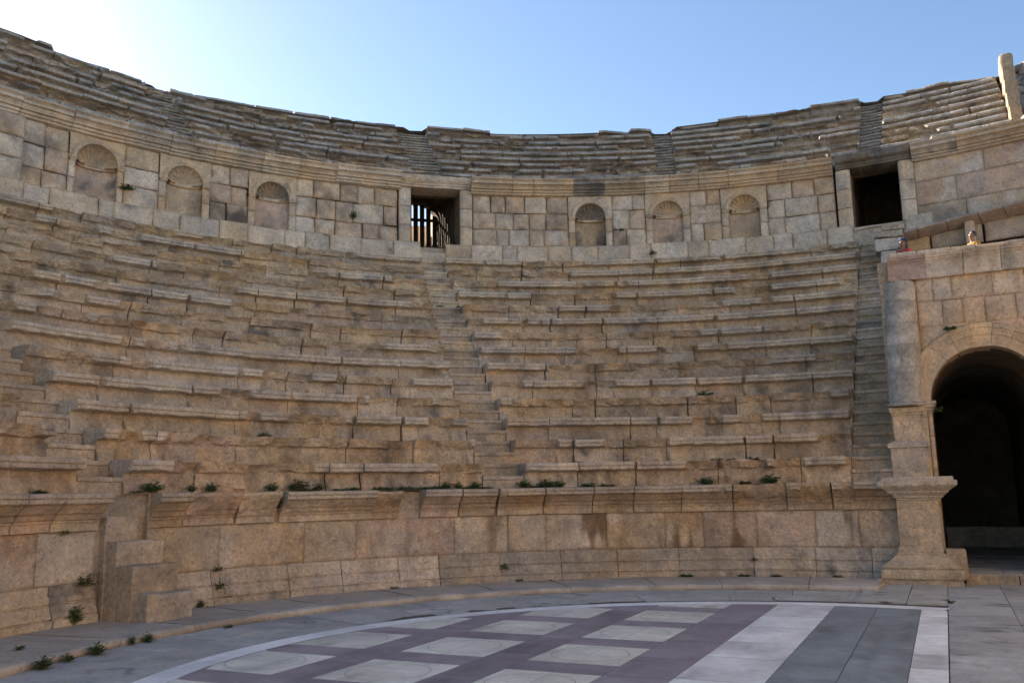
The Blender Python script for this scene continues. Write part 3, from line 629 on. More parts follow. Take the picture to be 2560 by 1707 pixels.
def doorway(t0, t1, sooty, open_end):
    """moulded jambs, lintel and the dark passage behind"""
    jw = 1.15 if not sooty else 1.25
    jambs = []
    for (a, b, mould) in ((t0-jw, t0, True), (t1, t1+jw, sooty)):
        acc = Acc(); jambs.append(acc); zz = [8.9, 9.48, 10.05, 10.63]
        for c in range(3):
            sd_ = int(RNG.integers(999)); bs = pick([PALE, PALE*1.06, LIME*1.05])
            ashlar(acc, mp_cyl(RW), a, b, zz[c], zz[c+1], MSW, bs, d=-.03, res=.05, edge=.010, seed=sd_, stain=.3, deep=.9)
            if mould:
                xs = np.linspace(0, 1, 9); off = np.array([0, -.02, -.02, -.035, -.035, -.055, -.06, -.045, 0])-.03
                s_ = a+(b-a)*(xs if b <= t0+.01 else xs)
                if b > t0+.01: off = off[::-1]
                T, Z = np.meshgrid(s_, np.linspace(zz[c]+.01, zz[c+1]-.01, 8), indexing='ij')
                P = cyl(T, Z, RW+np.repeat(off[:, None], 8, 1)+.006*fbm(cyl(T, Z, RW)*4, 3, sd_)); acc.grid(P, stone(P, bs, sd_, .3, .3 if sooty else .05))
    la = Acc(); c0 = .6 if sooty else .15
    pr = [(18.6, 10.625), (17.92, 10.63), (17.86, 10.64), (17.855, 10.70), (17.83, 10.71), (17.825, 10.77), (17.80, 10.78), (17.78, 10.82), (17.77, 10.83), (17.755, 10.93), (17.76, 10.985), (17.80, 11.0), (18.4, 11.005)]
    if sooty: pr = [(r-(.10 if z > 10.78 else .02), z+(.03 if z > 10.9 else 0)) for r, z in pr]
    pr = np.array(pr); pr[0, 1] = 10.63
    sweep(la, np.linspace(t0-jw*.9, t1+jw*.95, 40), pr, PALE*.95 if not sooty else DGREY*.5, 77, wear=.016, lichen=c0, streak=.2)
    o = la.build('doorway', M_WALL, gal)
    for q_ in jambs: q_.build('jamb', M_WALL, o)
    # passage
    ta = Acc(); tc = math.radians((t0+t1)/2); er = np.array((math.cos(tc), math.sin(tc), 0)); et = np.array((-math.sin(tc), math.cos(tc), 0)); hw = (t1-t0)/2*MSW+.01
    def W(r, t, z): return er*(RW+np.asarray(r)[..., None])+et*np.asarray(t)[..., None]+np.array((0, 0, 1.))*np.asarray(z)[..., None]
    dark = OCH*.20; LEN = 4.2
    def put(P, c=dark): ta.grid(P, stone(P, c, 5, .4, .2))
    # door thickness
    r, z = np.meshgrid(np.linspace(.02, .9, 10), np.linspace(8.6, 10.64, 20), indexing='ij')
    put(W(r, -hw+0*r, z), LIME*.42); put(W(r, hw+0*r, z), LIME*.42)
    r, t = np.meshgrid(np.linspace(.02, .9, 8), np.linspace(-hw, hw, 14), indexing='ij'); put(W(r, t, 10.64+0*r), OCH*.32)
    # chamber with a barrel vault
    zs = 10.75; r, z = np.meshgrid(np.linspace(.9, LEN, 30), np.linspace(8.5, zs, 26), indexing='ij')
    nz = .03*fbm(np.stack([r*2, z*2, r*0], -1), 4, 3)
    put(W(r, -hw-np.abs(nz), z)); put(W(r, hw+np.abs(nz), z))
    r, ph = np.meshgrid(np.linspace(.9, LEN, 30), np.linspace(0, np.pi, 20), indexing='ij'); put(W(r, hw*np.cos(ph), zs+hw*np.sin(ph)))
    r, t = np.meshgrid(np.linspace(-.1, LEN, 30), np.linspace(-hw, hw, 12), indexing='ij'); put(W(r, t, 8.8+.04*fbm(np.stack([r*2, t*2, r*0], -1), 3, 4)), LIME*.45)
    ph = np.linspace(0, np.pi, 20)
    for rr, zt in ((.9, 10.64),):    # wall over the lintel inside
        G = np.stack([np.stack([hw*np.cos(ph), zs+hw*np.sin(ph)], -1), np.stack([hw*np.cos(ph), np.full(20, zt)], -1)], 1)
        put(W(np.full(G.shape[:2], rr), G[..., 0], G[..., 1]))
    if not open_end:
        t, z = np.meshgrid(np.linspace(-hw-.1, hw+.1, 8), np.linspace(8.5, zs+hw+.1, 12), indexing='ij'); put(W(LEN+0*t, t, z))
    else:
        G = np.stack([np.stack([hw*np.cos(ph), zs+hw*np.sin(ph)], -1), np.stack([1.2*np.clip(1.5*np.cos(ph), -1, 1), np.where(np.sin(ph) > .3, 12.0, zs)], -1)], 1)
        put(W(np.full(G.shape[:2], LEN), G[..., 0], G[..., 1]))
        for s_ in (-1, 1):
            t, z = np.meshgrid(np.linspace(hw, 1.2, 3)*s_, np.linspace(8.0, zs, 4), indexing='ij'); put(W(LEN+0*t, t, z))
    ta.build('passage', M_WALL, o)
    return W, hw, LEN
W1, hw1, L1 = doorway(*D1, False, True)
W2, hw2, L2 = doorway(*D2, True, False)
# barred gate at the far end of the first passage
gate = thing('barred_gate', 'dark slatted gate at the far end of the middle doorway passage with sky showing through', 'gate', W1(np.array(4.0), np.array(0.), np.array(8.8)).tolist())
def bar(P0, P1, w, dth, er, et, mat, name, parent):
    a = Acc(); P0 = np.array(P0); P1 = np.array(P1); up = (P1-P0); L = np.linalg.norm(up); up = up/L
    pts = [(-w, -dth), (w, -dth), (w, dth), (-w, dth)]
    ring = lambda b: np.array([b+et*x+er*yv for x, yv in pts])
    a.grid(np.stack([ring(P0), ring(P1)], 1), (.05, .045, .04), loop=True)
    for b in (P0, P1): q = ring(b); a.grid(np.array([[q[0], q[1]], [q[3], q[2]]]), (.05, .045, .04))
    return a.build(name, mat, parent)
tc = math.radians(sum(D1)/2); ER = np.array((math.cos(tc), math.sin(tc), 0)); ET = np.array((-math.sin(tc), math.cos(tc), 0))
for i in range(7):
    t = -.66+.22*i; zt = 10.75+math.sqrt(max(hw1**2-t*t, 0))-.02
    bar(W1(np.array(4.0), np.array(t), np.array(8.85)), W1(np.array(4.0), np.array(t), np.array(zt)), .081, .03, ER, ET, M_DARK, 'slat', gate)
for z in (9.75, 10.9):
    a = W1(np.array(3.96), np.array(-hw1+.01), np.array(z)); b = W1(np.array(3.96), np.array(hw1-.01), np.array(z))
    bar(a, b, .05, .02, ER, np.array((0, 0, 1.)), M_DARK, 'rail', gate)

# ================================================================== UPPER SEATING
SKY = [(130, 14.75), (90, 14.7), (73.49, 14.67), (72.21, 14.66), (69.85, 14.58), (69.77, 14.41), (67.25, 14.36), (64.91, 14.35), (62.37, 14.26), (61.95, 14.12), (60.42, 14.15), (60.37, 14.22), (56.8, 14.28), (52.2, 14.31), (47.42, 14.315), (43.78, 14.31), (40.85, 14.33), (40.74, 14.217), (39.09, 14.25), (39.06, 14.40), (35.3, 14.36), (32.7, 14.29), (25.4, 14.32), (22.54, 14.34), (20.34, 14.22), (20.21, 14.36), (18.27, 14.30), (18.21, 14.18), (16.5, 14.14), (16.44, 14.38), (10.5, 14.46), (6.26, 14.42), (4.04, 14.48), (.22, 14.43), (.18, 14.33), (-1.53, 14.28), (-1.62, 14.42), (-4.7, 14.34), (-6.24, 14.39), (-9.77, 14.2), (-14, 14.2)]
SKT = np.array([s[0] for s in SKY])[::-1]; SKZ = np.array([s[1] for s in SKY])[::-1]
def skyz(t): return np.interp(t, SKT, SKZ)
def skys(t): return 14.33+.30*sst(55, 74, np.asarray(t))
NU = 9
def uR(k): return 18.30+.456*(k-1)
UST = [(83.0, 84.9), (61.4, 63.2), (39.15, 41.9), (16.55, 18.25), (-1.75, .05)]
UW = [(84.9, 122., 'upper bank of seats beyond the left edge of the photo'), (63.2, 83.0, 'upper bank of grey weathered seats at the far left under the bright sky'), (41.9, 61.4, 'upper bank of dark lichened seats left of the stair above the barred doorway'),
      (18.25, 39.15, 'upper bank of dark weathered seats right of the stair above the barred doorway'), (.05, 16.55, 'upper bank of tan weathered seats left of the stair above the dark doorway'), (-10.4, -1.75, 'short upper bank of seats with sunlit edges beside the tall end parapet')]
for wi, (a, b, lab) in enumerate(UW):
    t_ = thing('upper_seating_bank', lab, 'stone seating', cyl(np.float64((a+b)/2), 11., 18.4).tolist(), 'banks of upper stone seats')
    for k in range(1, NU+1):
        R = uR(k); acc = Acc(); a_ = a if wi < 5 else -math.degrees(math.asin(3.86/R)); J = joints(a_, b, 1.15/(math.radians(1)*R), .38)
        for i in range(len(J)-1):
            base_z = (lambda kk: (lambda T: 10.97+(skys(T)-10.97)*kk/NU))(k)
            rise = .372; r_ = RNG.random(); jit = RNG.uniform(-.018, .012)
            bk = 0 if r_ < .45 else (2 if r_ > .82 else 1)
            if k == NU:
                if RNG.random() < .15: jit -= .14
                f = (lambda j: (lambda T: skyz(T)+j*.6))(jit)
            else: f = (lambda bz, j: (lambda T: bz(T)+j))(base_z, jit)
            c_ = (J[i]+J[i+1])/2; lich = .55+.25*math.exp(-((c_-36)/14)**2) if c_ > 16 else (.42 if c_ > 0 else .3)
            bs = pick([mixc(LIME, GREY, .8), GREY*1.15, mixc(LIME, GREY, .65), GREY*1.25])*(1.12 if c_ > 0 else 1.2)
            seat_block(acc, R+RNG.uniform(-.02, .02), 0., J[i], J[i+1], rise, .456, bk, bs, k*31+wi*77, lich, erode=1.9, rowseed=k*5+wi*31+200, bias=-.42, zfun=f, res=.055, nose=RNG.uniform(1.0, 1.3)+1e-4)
        acc.build('seat_row', M_UPPER, t_)
UL = ['steep worn stair in the upper seats at the far left', 'steep stair in the upper seats above the third niche from the left', 'steep stair in the upper seats above the barred doorway', 'narrow steep stair in the upper seats between the two doorways', 'steep stair with sunlit edge in the upper seats above the dark doorway']
for si, (a, b) in enumerate(UST):
    t_ = thing('upper_stairway', UL[si], 'stairs', cyl(np.float64(a), 11., 18.4).tolist(), 'stairways in the upper seats')
    for k in range(1, NU+1):
        for j in (0, 1):
            zt = float(10.97+(skys((a+b)/2)-10.97)*k/NU); 
            if k == NU: zt = float(skyz((a+b)/2))+.02
            rise = .372; rf = uR(k)+.11+.228*j; zb = zt-rise+rise/2*j; z1 = zb+rise/2
            acc = Acc(); sweep(acc, np.linspace(a+.03, b-.03, 12), [(rf+.05, zb-.05), (rf+.05, zb+.07), (rf+.045, z1-.08), (rf, z1-.06), (rf, z1-.02), (rf+.02, z1), (rf+.12, z1), (rf+.4, z1)], pick([mixc(LIME, GREY, .6)*.62, mixc(LIME, GREY, .5)*.72, mixc(LIME, GREY, .6)*.8]), int(RNG.integers(999)), wear=.035, lichen=.6)
            acc.build('step', M_UPPER, t_)
# back wall of the whole cavea (seen through the passage and from outside)
bw = Acc()
for (a, b, z0, z1) in ((42.9, 124, -.1, 0), (-14, 37.3, -.1, 0), (37.3, 42.9, 11.95, 0), (37.3, 42.9, -.1, 8.55)):
    tt = np.linspace(a, b, max(8, int((b-a)*2))); zz = np.linspace(0, 1, 12)
    T, K = np.meshgrid(tt, zz, indexing='ij'); top = skyz(T)-.12 if z1 == 0 else np.full(T.shape, z1)
    Z = z0+(top-z0)*K; P = cyl(T, Z, 22.42+0*T); bw.grid(P, stone(P, LIME, 4))
    if z1 == 0 :
        P = cyl(T[:, :2], skyz(T[:, :2])-.12, np.stack([np.full(len(tt), 22.42), np.full(len(tt), 21.9)], 1)); bw.grid(P, stone(P, GREY, 4))
# end walls closing the cavea to the outside
for ang in (123.5, -13.8):
    r, z = np.meshgrid(np.linspace(9.2, 22.42, 20), np.linspace(0, 1, 8), indexing='ij')
    top = np.minimum(1.6+(r-9.2)*.74, 14.); top = np.where(r > 17.9, np.minimum(10.9+(r-18)*.8, 14.), np.minimum(top, 8.2))
    P = cyl(ang+0*r, -.1+(top+.1)*z, r)
    if ang > 0: bw.grid(P, stone(P, LIME, 6))
    else:
        m_ = r[:, 0] > 17.9; bw.grid(P[m_], stone(P[m_], LIME, 6))
ob = bw.build('outer_wall', M_WALL); tag(ob, 'curved outer wall at the back of the seating, glimpsed behind the upper rows', 'wall')
# terrace ground outside with a stone boundary wall that shows through the barred gate
hg = Acc(); T, Rr = np.meshgrid(np.linspace(-20, 130, 60), np.linspace(22.4, 40, 8), indexing='ij'); P = cyl(T, 8.55-((Rr-22.4)/17.6)**2*3, Rr); hg.grid(P, stone(P, (.34, .27, .18), 4))
oh = hg.build('hill_terrace', M_PAVE); tag(oh, kind='structure')
bwl = Acc()
for c in range(3):
    J = joints(30, 62, 1.6, .3)
    for i in range(len(J)-1): ashlar(bwl, mp_cyl(24.8), J[i], J[i+1], 8.3+1.1*c, 9.4+1.1*c, math.radians(1)*24.8, pick(), res=.15, seed=i, edge=.03)
for r0, r1, z0, z1 in ((4.35, 6.3, 8.3, 9.3), (4.35, 6.3, 9.3, 10.3), (4.35, 6.3, 10.3, 11.6)):
    ashlar(bwl, lambda s_, z, d: W1(s_+0*d, -hw1-.02-d, z+0*d), r0, r1, z0, z1, 1.0, pick([PALE, OCH]), res=.1, edge=.04, seed=int(z0*9))
ow = bwl.build('boundary_wall', M_WALL); tag(ow, 'stone wall behind the theatre seen between the slats of the barred gate', 'wall')

# ================================================================== RIGHT: PIER, COLUMN, ARCH
def pier_courses(acc, prof, x_front, y_l, y_r, x_back, base, seed, wear=.008, lichen=0, stain=.4):
    """rectangular pier: prof = [(offset, z)], offset grows outward on the front, left and right faces"""
    prof = np.array(prof); n = 14
    def path(o):
        a = np.array([(x_back, y_l+o), (x_front-o, y_l+o)]); b = np.array([(x_front-o, y_l+o), (x_front-o, y_r-o)]); c = np.array([(x_front-o, y_r-o), (x_back, y_r-o)])
        f = lambda s: np.stack([np.linspace(s[0, 0], s[1, 0], n), np.linspace(s[0, 1], s[1, 1], n)], -1)
        return f(a), f(b), f(c)
    for fi in range(3):
        G = np.stack([np.concatenate([path(o)[fi], np.full((n, 1), z)], 1) for o, z in prof], 1)
        nz = np.stack([fbm(G*2.6, 4, seed+1), fbm(G*2.6+7, 4, seed+2), .5*fbm(G*2.6+3, 3, seed+3)], -1)
        G = G+wear*nz; acc.grid(G, stone(G, base, seed, stain, lichen))
    o, z = prof[-1]
    X, Y = np.meshgrid(np.linspace(x_front-o, x_back, 8), np.linspace(y_r-o, y_l+o, 8), indexing='ij'); G = np.stack([X, Y, np.full(X.shape, z)], -1); acc.grid(G, stone(G, base, seed, stain))
def dens(pr, step=.06):
    out = [pr[0]]
    for a, b in zip(pr, pr[1:]):
        n = max(1, int(abs(b[1]-a[1])/step))
        for i in range(1, n+1): out.append((a[0]+(b[0]-a[0])*i/n, a[1]+(b[1]-a[1])*i/n))
    return out
PB = LIME*1.04
ped = thing('corner_pedestal', 'big stone pedestal with flared cap and moulded base at the right end of the podium', 'pedestal', (8.6, -.92, 0))
a = Acc(); pier_courses(a, dens([(.0, -.03), (.0, .085), (-.01, .1)]), 8.42, -.215, -1.53, 9.05, LIME*.95, 11, wear=.012); a.build('footing', M_STONE, ped)
a = Acc(); pier_courses(a, dens([(.31, .1), (.315, .11), (.315, .235), (.305, .25), (.262, .253), (.262, .268), (.285, .275), (.288, .31), (.272, .33), (.232, .335), (.232, .352), (.20, .365), (.13, .42), (.10, .455), (.095, .468), (.062, .472), (.062, .505), (.028, .51), (.028, .615), (.01, .622)]), 8.70, -.595, -1.24, 9.05, LIME*1.0, 13, wear=.007); a.build('moulded_base', M_STONE, ped)
a = Acc(); pier_courses(a, dens([(.0, .622), (.0, 1.24), (-.004, 1.245), (0, 1.25), (0, 1.40)]), 8.70, -.595, -1.255, 9.05, LIME*1.02, 14, wear=.006); a.build('shaft', M_STONE, ped)
a = Acc(); pier_courses(a, dens([(.0, 1.395), (.03, 1.41), (.03, 1.43), (.07, 1.445), (.075, 1.475), (.10, 1.485), (.12, 1.51), (.155, 1.525), (.16, 1.555), (.19, 1.57), (.25, 1.615), (.27, 1.625), (.275, 1.64), (.30, 1.648), (.305, 1.72), (.285, 1.73), (.25, 1.735), (.25, 1.785), (.235, 1.792)]), 8.70, -.63, -1.27, 9.05, PALE*.98, 15, wear=.005); a.build('cap', M_STONE, ped)
# small block beside the base
ab = Acc(); box(ab, 8.62, 9.02, -1.60, -1.30, .1, .58, LIME*.85, seed=5, wear=.02); o = ab.build('loose_block', M_STONE); tag(o, 'low stone block tucked behind the base of the corner pedestal', 'stone block')

upd = thing('upper_pedestal', 'slim upper pedestal with worn carved relief, standing on the corner pedestal under the column', 'pedestal', (8.9, -.87, 1.79))
a = Acc(); pier_courses(a, dens([(0, 1.787), (0, 2.30), (.04, 2.31), (.045, 2.37), (.03, 2.385), (-.03, 2.42), (-.05, 2.43)]), 8.90, -.575, -1.14, 9.2, PALE*.96, 21, wear=.007); a.build('plinth', M_STONE, upd)
a = Acc(); pier_courses(a, dens([(0, 2.425), (0, 2.88), (.02, 2.885), (.025, 2.92), (.05, 2.935), (.06, 2.99), (.055, 3.02), (.03, 3.03)]), 8.94, -.655, -1.10, 9.2, LIME*1.04, 22, wear=.008); a.build('dado', M_STONE, upd)
# worn relief: a few lumps and limbs standing out of the dado
a = Acc()
for (y0, z0, y1, z1, r) in ((-.80, 2.72, -.88, 2.66, .035), (-.88, 2.66, -.98, 2.69, .03), (-.84, 2.64, -.80, 2.55, .025), (-.92, 2.68, -.94, 2.78, .022), (-.97, 2.69, -1.02, 2.76, .018), (-.80, 2.72, -.77, 2.79, .025), (-.88, 2.64, -.93, 2.57, .022)):
    s_ = np.linspace(0, 1, 7); ph = np.linspace(0, 2*np.pi, 9); S, Ph = np.meshgrid(s_, ph, indexing='ij'); rad = r*np.sqrt(np.clip(1-(2*S-1)**4, .02, 1))
    P = np.stack([8.945-rad*np.cos(Ph)*.9, y0+(y1-y0)*S+rad*np.sin(Ph)*.7, z0+(z1-z0)*S+rad*np.sin(Ph)*.7], -1); P += .008*np.stack([fbm(P*14, 3, 1)]*3, -1); a.grid(P, stone(P, LIME*1.0, 3))
a.build('relief', M_STONE, upd)
# column: five patched drums
colm = thing('column', 'grey patched half column of stacked drums at the corner of the arch wall', 'column', (8.99, -.92, 3.03))
zc = [3.03, 3.10, 3.72, 4.13, 4.52, 4.92, 5.28]
for i in range(len(zc)-1):
    a = Acc(); ph = np.linspace(0, 2*np.pi, 49); zz = np.linspace(zc[i], zc[i+1]-.004, 12); Ph, Z = np.meshgrid(ph, zz, indexing='ij')
    q = (Z-3.05)/2.25; r = .272-.022*q+RNG.uniform(-.008, .008)
    e = np.minimum(Z-zc[i], zc[i+1]-.004-Z); r = r-.012*np.exp(-e/.012)
    if i == 0: r = r+.045*np.sin(np.clip((Z-3.03)/.07, 0, 1)*np.pi)
    cy_ = -.885-.075*q
    P = np.stack([8.99+r*np.cos(Ph), cy_+r*np.sin(Ph), Z], -1); nzz = fbm(P*3, 4, 60+i); P[..., 0] += .008*nzz*np.cos(Ph); P[..., 1] += .008*nzz*np.sin(Ph)
    tilt = .05*np.sin(Ph*1.0+1.1+i)*np.exp(-((Z-zc[i+1])/.2)**2) if i else 0
    C = stone(P, np.array((.50, .465, .41))*RNG.uniform(.9, 1.08), 70+i, .25, .12)
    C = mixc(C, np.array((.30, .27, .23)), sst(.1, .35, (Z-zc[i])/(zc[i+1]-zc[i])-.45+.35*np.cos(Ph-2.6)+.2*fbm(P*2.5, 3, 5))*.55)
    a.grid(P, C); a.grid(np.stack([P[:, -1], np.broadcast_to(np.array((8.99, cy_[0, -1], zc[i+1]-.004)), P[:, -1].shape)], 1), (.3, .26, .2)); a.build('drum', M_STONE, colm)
# arch wall: pilaster, masonry around the opening, archivolt, entablature
aw = thing('arch_gateway', 'tan stone wall with a big dark round archway beside the column', 'gateway', (9.1, -2.2, 0))
XA = 9.10; YC, ZS, RA, RE = -2.20, 3.13, .90, 1.33
a = Acc()
box(a, 9.06, 9.5, -1.215, -.62, 1.79, 5.3, LIME*1.03, seed=31, wear=.006, res=.08)
a.build('pilaster', M_STONE, aw)
a = Acc()
mpx = lambda s, z, d: np.stack([XA+d, -s+0*d, z+0*d], -1)     # s = -y
AW_P = [LIME, mixc(LIME, ROSE, .4), LIME*1.04, mixc(LIME, OCH, .3), mixc(LIME, PALE, .5)]
zsA = [4.50, 4.78, 5.32]
# courses above the arch
for z0, z1, J in ((4.02, 4.46, [1.22, 1.75]), (4.46, 4.92, [1.22, 1.62, 1.95, 2.3, 2.78, 3.2, 3.7, 4.3, 5.0]), (4.92, 5.34, [1.22, 1.50, 1.80, 2.45, 2.95, 3.6, 4.2, 5.0])):
    for i in range(len(J)-1): ashlar(a, mpx, J[i], J[i+1], z0, z1, 1.0, pick(AW_P), d=RNG.uniform(-.006, .01), res=.04, edge=.008, gap=.002, seed=int(RNG.integers(99)), stain=.7, streak=.25, pale=.5, soot=.25)
# spandrels: backing just behind the voussoirs
for (s0, s1, z0, z1) in ((1.22, 1.9, 3.13, 4.47), (2.5, 3.3, 3.13, 4.47)):
    pass
nphi = 60; ph = np.linspace(0, np.pi, nphi)
inner = np.stack([-YC+RE*.99*np.cos(ph), ZS+RE*.99*np.sin(ph)], -1); outer = np.stack([np.clip(-YC+5.2*np.cos(ph), 1.22, 5.0), np.clip(ZS+5.2*np.sin(ph), ZS, 4.47)], -1); inner[:, 1] = np.minimum(inner[:, 1], 4.462)
inner[:, 0] = np.clip(inner[:, 0], 1.225, 5)
K = np.linspace(0, 1, 14); G = inner[:, None]*(1-K)[None, :, None]+outer[:, None]*K[None, :, None]
P = np.stack([np.full(G.shape[:2], XA+.012)+.008*fbm(np.stack([G[..., 0]*2, G[..., 1]*2, G[..., 0]*0], -1), 4, 3), -G[..., 0], G[..., 1]], -1); a.grid(P, stone(P, ROSE, 7, .7))
# jamb walls below the springing
a.build('masonry', M_WALL, aw)
for s0, s1 in ((1.22, 1.30), (3.10, 5.0)):
    a = Acc(); zz = [.14, .7, 1.3, 1.9, 2.5, 3.13]
    for c in range(5):
        J = joints(s0, s1, .8, .2)
        for i in range(len(J)-1): ashlar(a, mpx, J[i], J[i+1], zz[c], zz[c+1], 1.0, pick(AW_P), res=.05, seed=c, edge=.012)
    a.build('jamb', M_WALL, aw)
# voussoirs
a = Acc(); J = np.linspace(0, np.pi, 12)
for i in range(11):
    p0, p1 = J[i]+.002, J[i+1]-.002; n = 14; A = np.linspace(p0, p1, n); last = i >= 8
    prof = [(RA, .6), (RA, .05), (RA+.005, .0), (RA+.10, -.008), (RA+.20, -.008), (RA+.205, -.025), (RA+.32, -.03), (RA+.33, -.045), (RA+.40, -.05), (RA+.42, -.02), (RE, .02)] if not last else [(RA, .6), (RA, .05), (RA+.005, .0), (RA+.12, -.006), (RA+.24, -.01), (RA+.36, -.01), (RE+.0, -.006), (RE+.02, .03)]
    pr = np.array(prof); rr = np.repeat(pr[None, :, 0], n, 0); dd = np.repeat(pr[None, :, 1], n, 0); AA = np.repeat(A[:, None], len(pr), 1)
    Yv = YC+rr*np.cos(AA); Zv = ZS+rr*np.sin(AA); Pv = np.stack([XA+dd, Yv, Zv], -1); Pv[..., 0] += RNG.uniform(-.005, .003)+.01*fbm(Pv*3, 4, i); Pv[..., 2] += .008*fbm(Pv*3+9, 3, i)
    Pv = np.concatenate([Pv[:1]+np.array((.3, 0, 0)), Pv, Pv[-1:]+np.array((.3, 0, 0))], 0)
    a.grid(Pv, stone(Pv, pick([LIME*1.02, mixc(LIME, ROSE, .4), LIME]), i, .5))
a.build('archivolt', M_WALL, aw)
a = Acc()
for sgn, y0 in ((1, -1.30), (-1, -3.10)):
    zz = dens([(0, 2.94), (.015, 2.95), (.02, 2.99), (.045, 3.01), (.05, 3.06), (.07, 3.07), (.075, 3.12), (.03, 3.13)], .03)
    G = np.stack([np.stack([np.linspace(XA-o, XA+.5, 8), np.full(8, y0-sgn*o), np.full(8, z)], -1) for o, z in zz], 1); a.grid(G, stone(G, LIME, 3))
    G = np.stack([np.stack([np.full(6, XA-o), np.linspace(y0+sgn*.10, y0-sgn*o, 6), np.full(6, z)], -1) for o, z in zz], 1); a.grid(G, stone(G, LIME, 3))
    a.build('impost', M_WALL, aw); a = Acc()
# entablature and coping
a = Acc()
def ent(acc, s0, s1, base, seed, lift=0, lich=0):
    pr = dens([(.32, 5.325), (.02, 5.33), (-.03, 5.335), (-.035, 5.37), (-.02, 5.38), (-.015, 5.44), (-.02, 5.455), (-.01, 5.47), (-.015, 5.62), (-.03, 5.65), (-.05, 5.665), (-.055, 5.69), (-.08, 5.70), (-.085, 5.735), (-.10, 5.75), (-.10, 5.775), (.05, 5.78)], .05)
    n = max(6, int((s1-s0)/.06)); S = np.linspace(s0+.004, s1-.004, n)
    P = np.stack([np.stack([np.full(n, XA-.06+o), -S, np.full(n, z+lift)], -1) for o, z in pr], 1); P[..., 0] += .009*fbm(P*3, 4, seed); P[..., 2] += .006*fbm(P*2, 3, seed+1)
    P = np.concatenate([P[:1]+np.array((.25, 0, 0)), P, P[-1:]+np.array((.25, 0, 0))], 0); C = stone(P, base, seed, .4, lich)
    st_ = sst(.25, .7, fbm(P*np.array((1, 2.2, .7)), 4, seed+9)); C = mixc(C, DGREY*1.3, st_*.7*(lich > 0)); acc.grid(P, C)
ent(a, .78, 1.42, np.array((.48, .34, .28)), 3)
for s0, s1 in ((1.42, 2.03), (2.03, 2.62), (2.62, 3.3), (3.3, 4.1), (4.1, 5.0)): ent(a, s0, s1, PALE*1.02, int(s0*50), lich=.12)
a.build('entablature', M_WALL, aw)
a = Acc()
for s0, s1 in ((.84, 1.3), (1.3, 1.85), (1.85, 2.25), (2.25, 2.75), (2.75, 3.3), (3.3, 4.1), (4.1, 5.0)):
    box(a, XA-.10, XA+.30, -s1+.004, -s0-.004, 5.785, 5.785+.06+RNG.uniform(-.01, .015), PALE*1.05, seed=int(s0*40), wear=.012, lichen=.25)
a.build('coping', M_WALL, aw)
# side return of the arch wall behind the column, seen along the stair
a = Acc(); box(a, 9.2, 9.5, -.86, -.60, 3.0, 5.75, LIME*.9, seed=6, res=.1); a.build('return', M_WALL, aw)
# passage under the arch: vault, walls, floor and the dark end
a = Acc(); X1 = 19.5
x, z = np.meshgrid(np.linspace(XA+.05, X1, 60), np.linspace(-.05, ZS, 24), indexing='ij')
blk = (((np.floor((x+np.floor(z/.55)*.4)/1.1)).astype(int)))
for y0 in (-1.30, -3.10):
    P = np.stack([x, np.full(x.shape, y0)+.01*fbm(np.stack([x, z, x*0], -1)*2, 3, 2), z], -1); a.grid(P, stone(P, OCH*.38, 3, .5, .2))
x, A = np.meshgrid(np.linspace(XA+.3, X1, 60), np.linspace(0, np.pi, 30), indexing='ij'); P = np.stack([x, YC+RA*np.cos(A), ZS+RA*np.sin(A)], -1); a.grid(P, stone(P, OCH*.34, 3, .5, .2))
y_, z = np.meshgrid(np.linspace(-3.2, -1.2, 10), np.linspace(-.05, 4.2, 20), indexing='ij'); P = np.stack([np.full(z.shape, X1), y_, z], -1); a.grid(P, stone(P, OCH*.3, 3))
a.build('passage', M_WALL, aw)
a = Acc(); rect = [(9.0, 10.2), (10.2, 11.9), (11.9, 13.4), (13.4, 15.2), (15.2, 16.8)]
for x0, x1 in rect:
    for y0, y1 in ((-3.1, -2.15), (-2.15, -1.3)): rect_slab(a, x0, x1, y0, y1, .15, PAVE*1.15, int(x0*9))
o = a.build('passage_floor', M_PAVE); tag(o, kind='structure')
a = Acc()
for y0, y1 in ((-2.35, -1.56), (-3.3, -2.36), (-4.6, -3.31)): box(a, 8.95, 9.30, y0, y1, -.05, .14, LIME*.75, seed=int(-y0*9), wear=.02)
o = a.build('threshold', M_STONE); tag(o, 'low worn stone threshold across the foot of the archway', 'step')
a = Acc(); box(a, 16.8, 17.2, -3.08, -1.32, .1, .62, PALE, seed=9, wear=.02); o = a.build('inner_step', M_STONE); tag(o, 'low stone bench across the passage deep inside the archway', 'step')

# terrace above the archway and its back wall
a = Acc(); X, Y = np.meshgrid(np.linspace(9.2, 17.3, 20), np.linspace(-5.2, -.62, 16), indexing='ij'); P = np.stack([X, Y, np.full(X.shape, 5.14)], -1); a.grid(P, stone(P, LIME*.8, 3)); 
o = a.build('terrace_floor', M_PAVE); tag(o, kind='structure')
tw = thing('terrace_wall', 'rough stone wall with dark open joints at the back of the balcony terrace', 'wall', (16.5, -2.5, 5.05))
a = Acc(); msT = math.radians(1)*16.9
for c, (z0, z1) in enumerate(((4.9, 5.7), (5.7, 6.4), (6.4, 7.05), (7.05, 7.72), (7.72, 8.3))):
    J = joints(-13.6, -2.1, 1.35/msT, .25)
    for i in range(len(J)-1): ashlar(a, mp_cyl(16.9), J[i], J[i+1], z0, z1, msT, pick([OCH*.95, LIME*.9, OCH*1.05]) if J[i] > -9 else pick([GREY, mixc(LIME, GREY, .5)]), d=RNG.uniform(-.03, .05), res=.06, edge=.03, rough=.02, gap=.008 if RNG.random() < .7 else .03, seed=int(RNG.integers(99)), stain=.6, lichen=.15)
a.build('masonry', M_WALL, tw)
a = Acc()
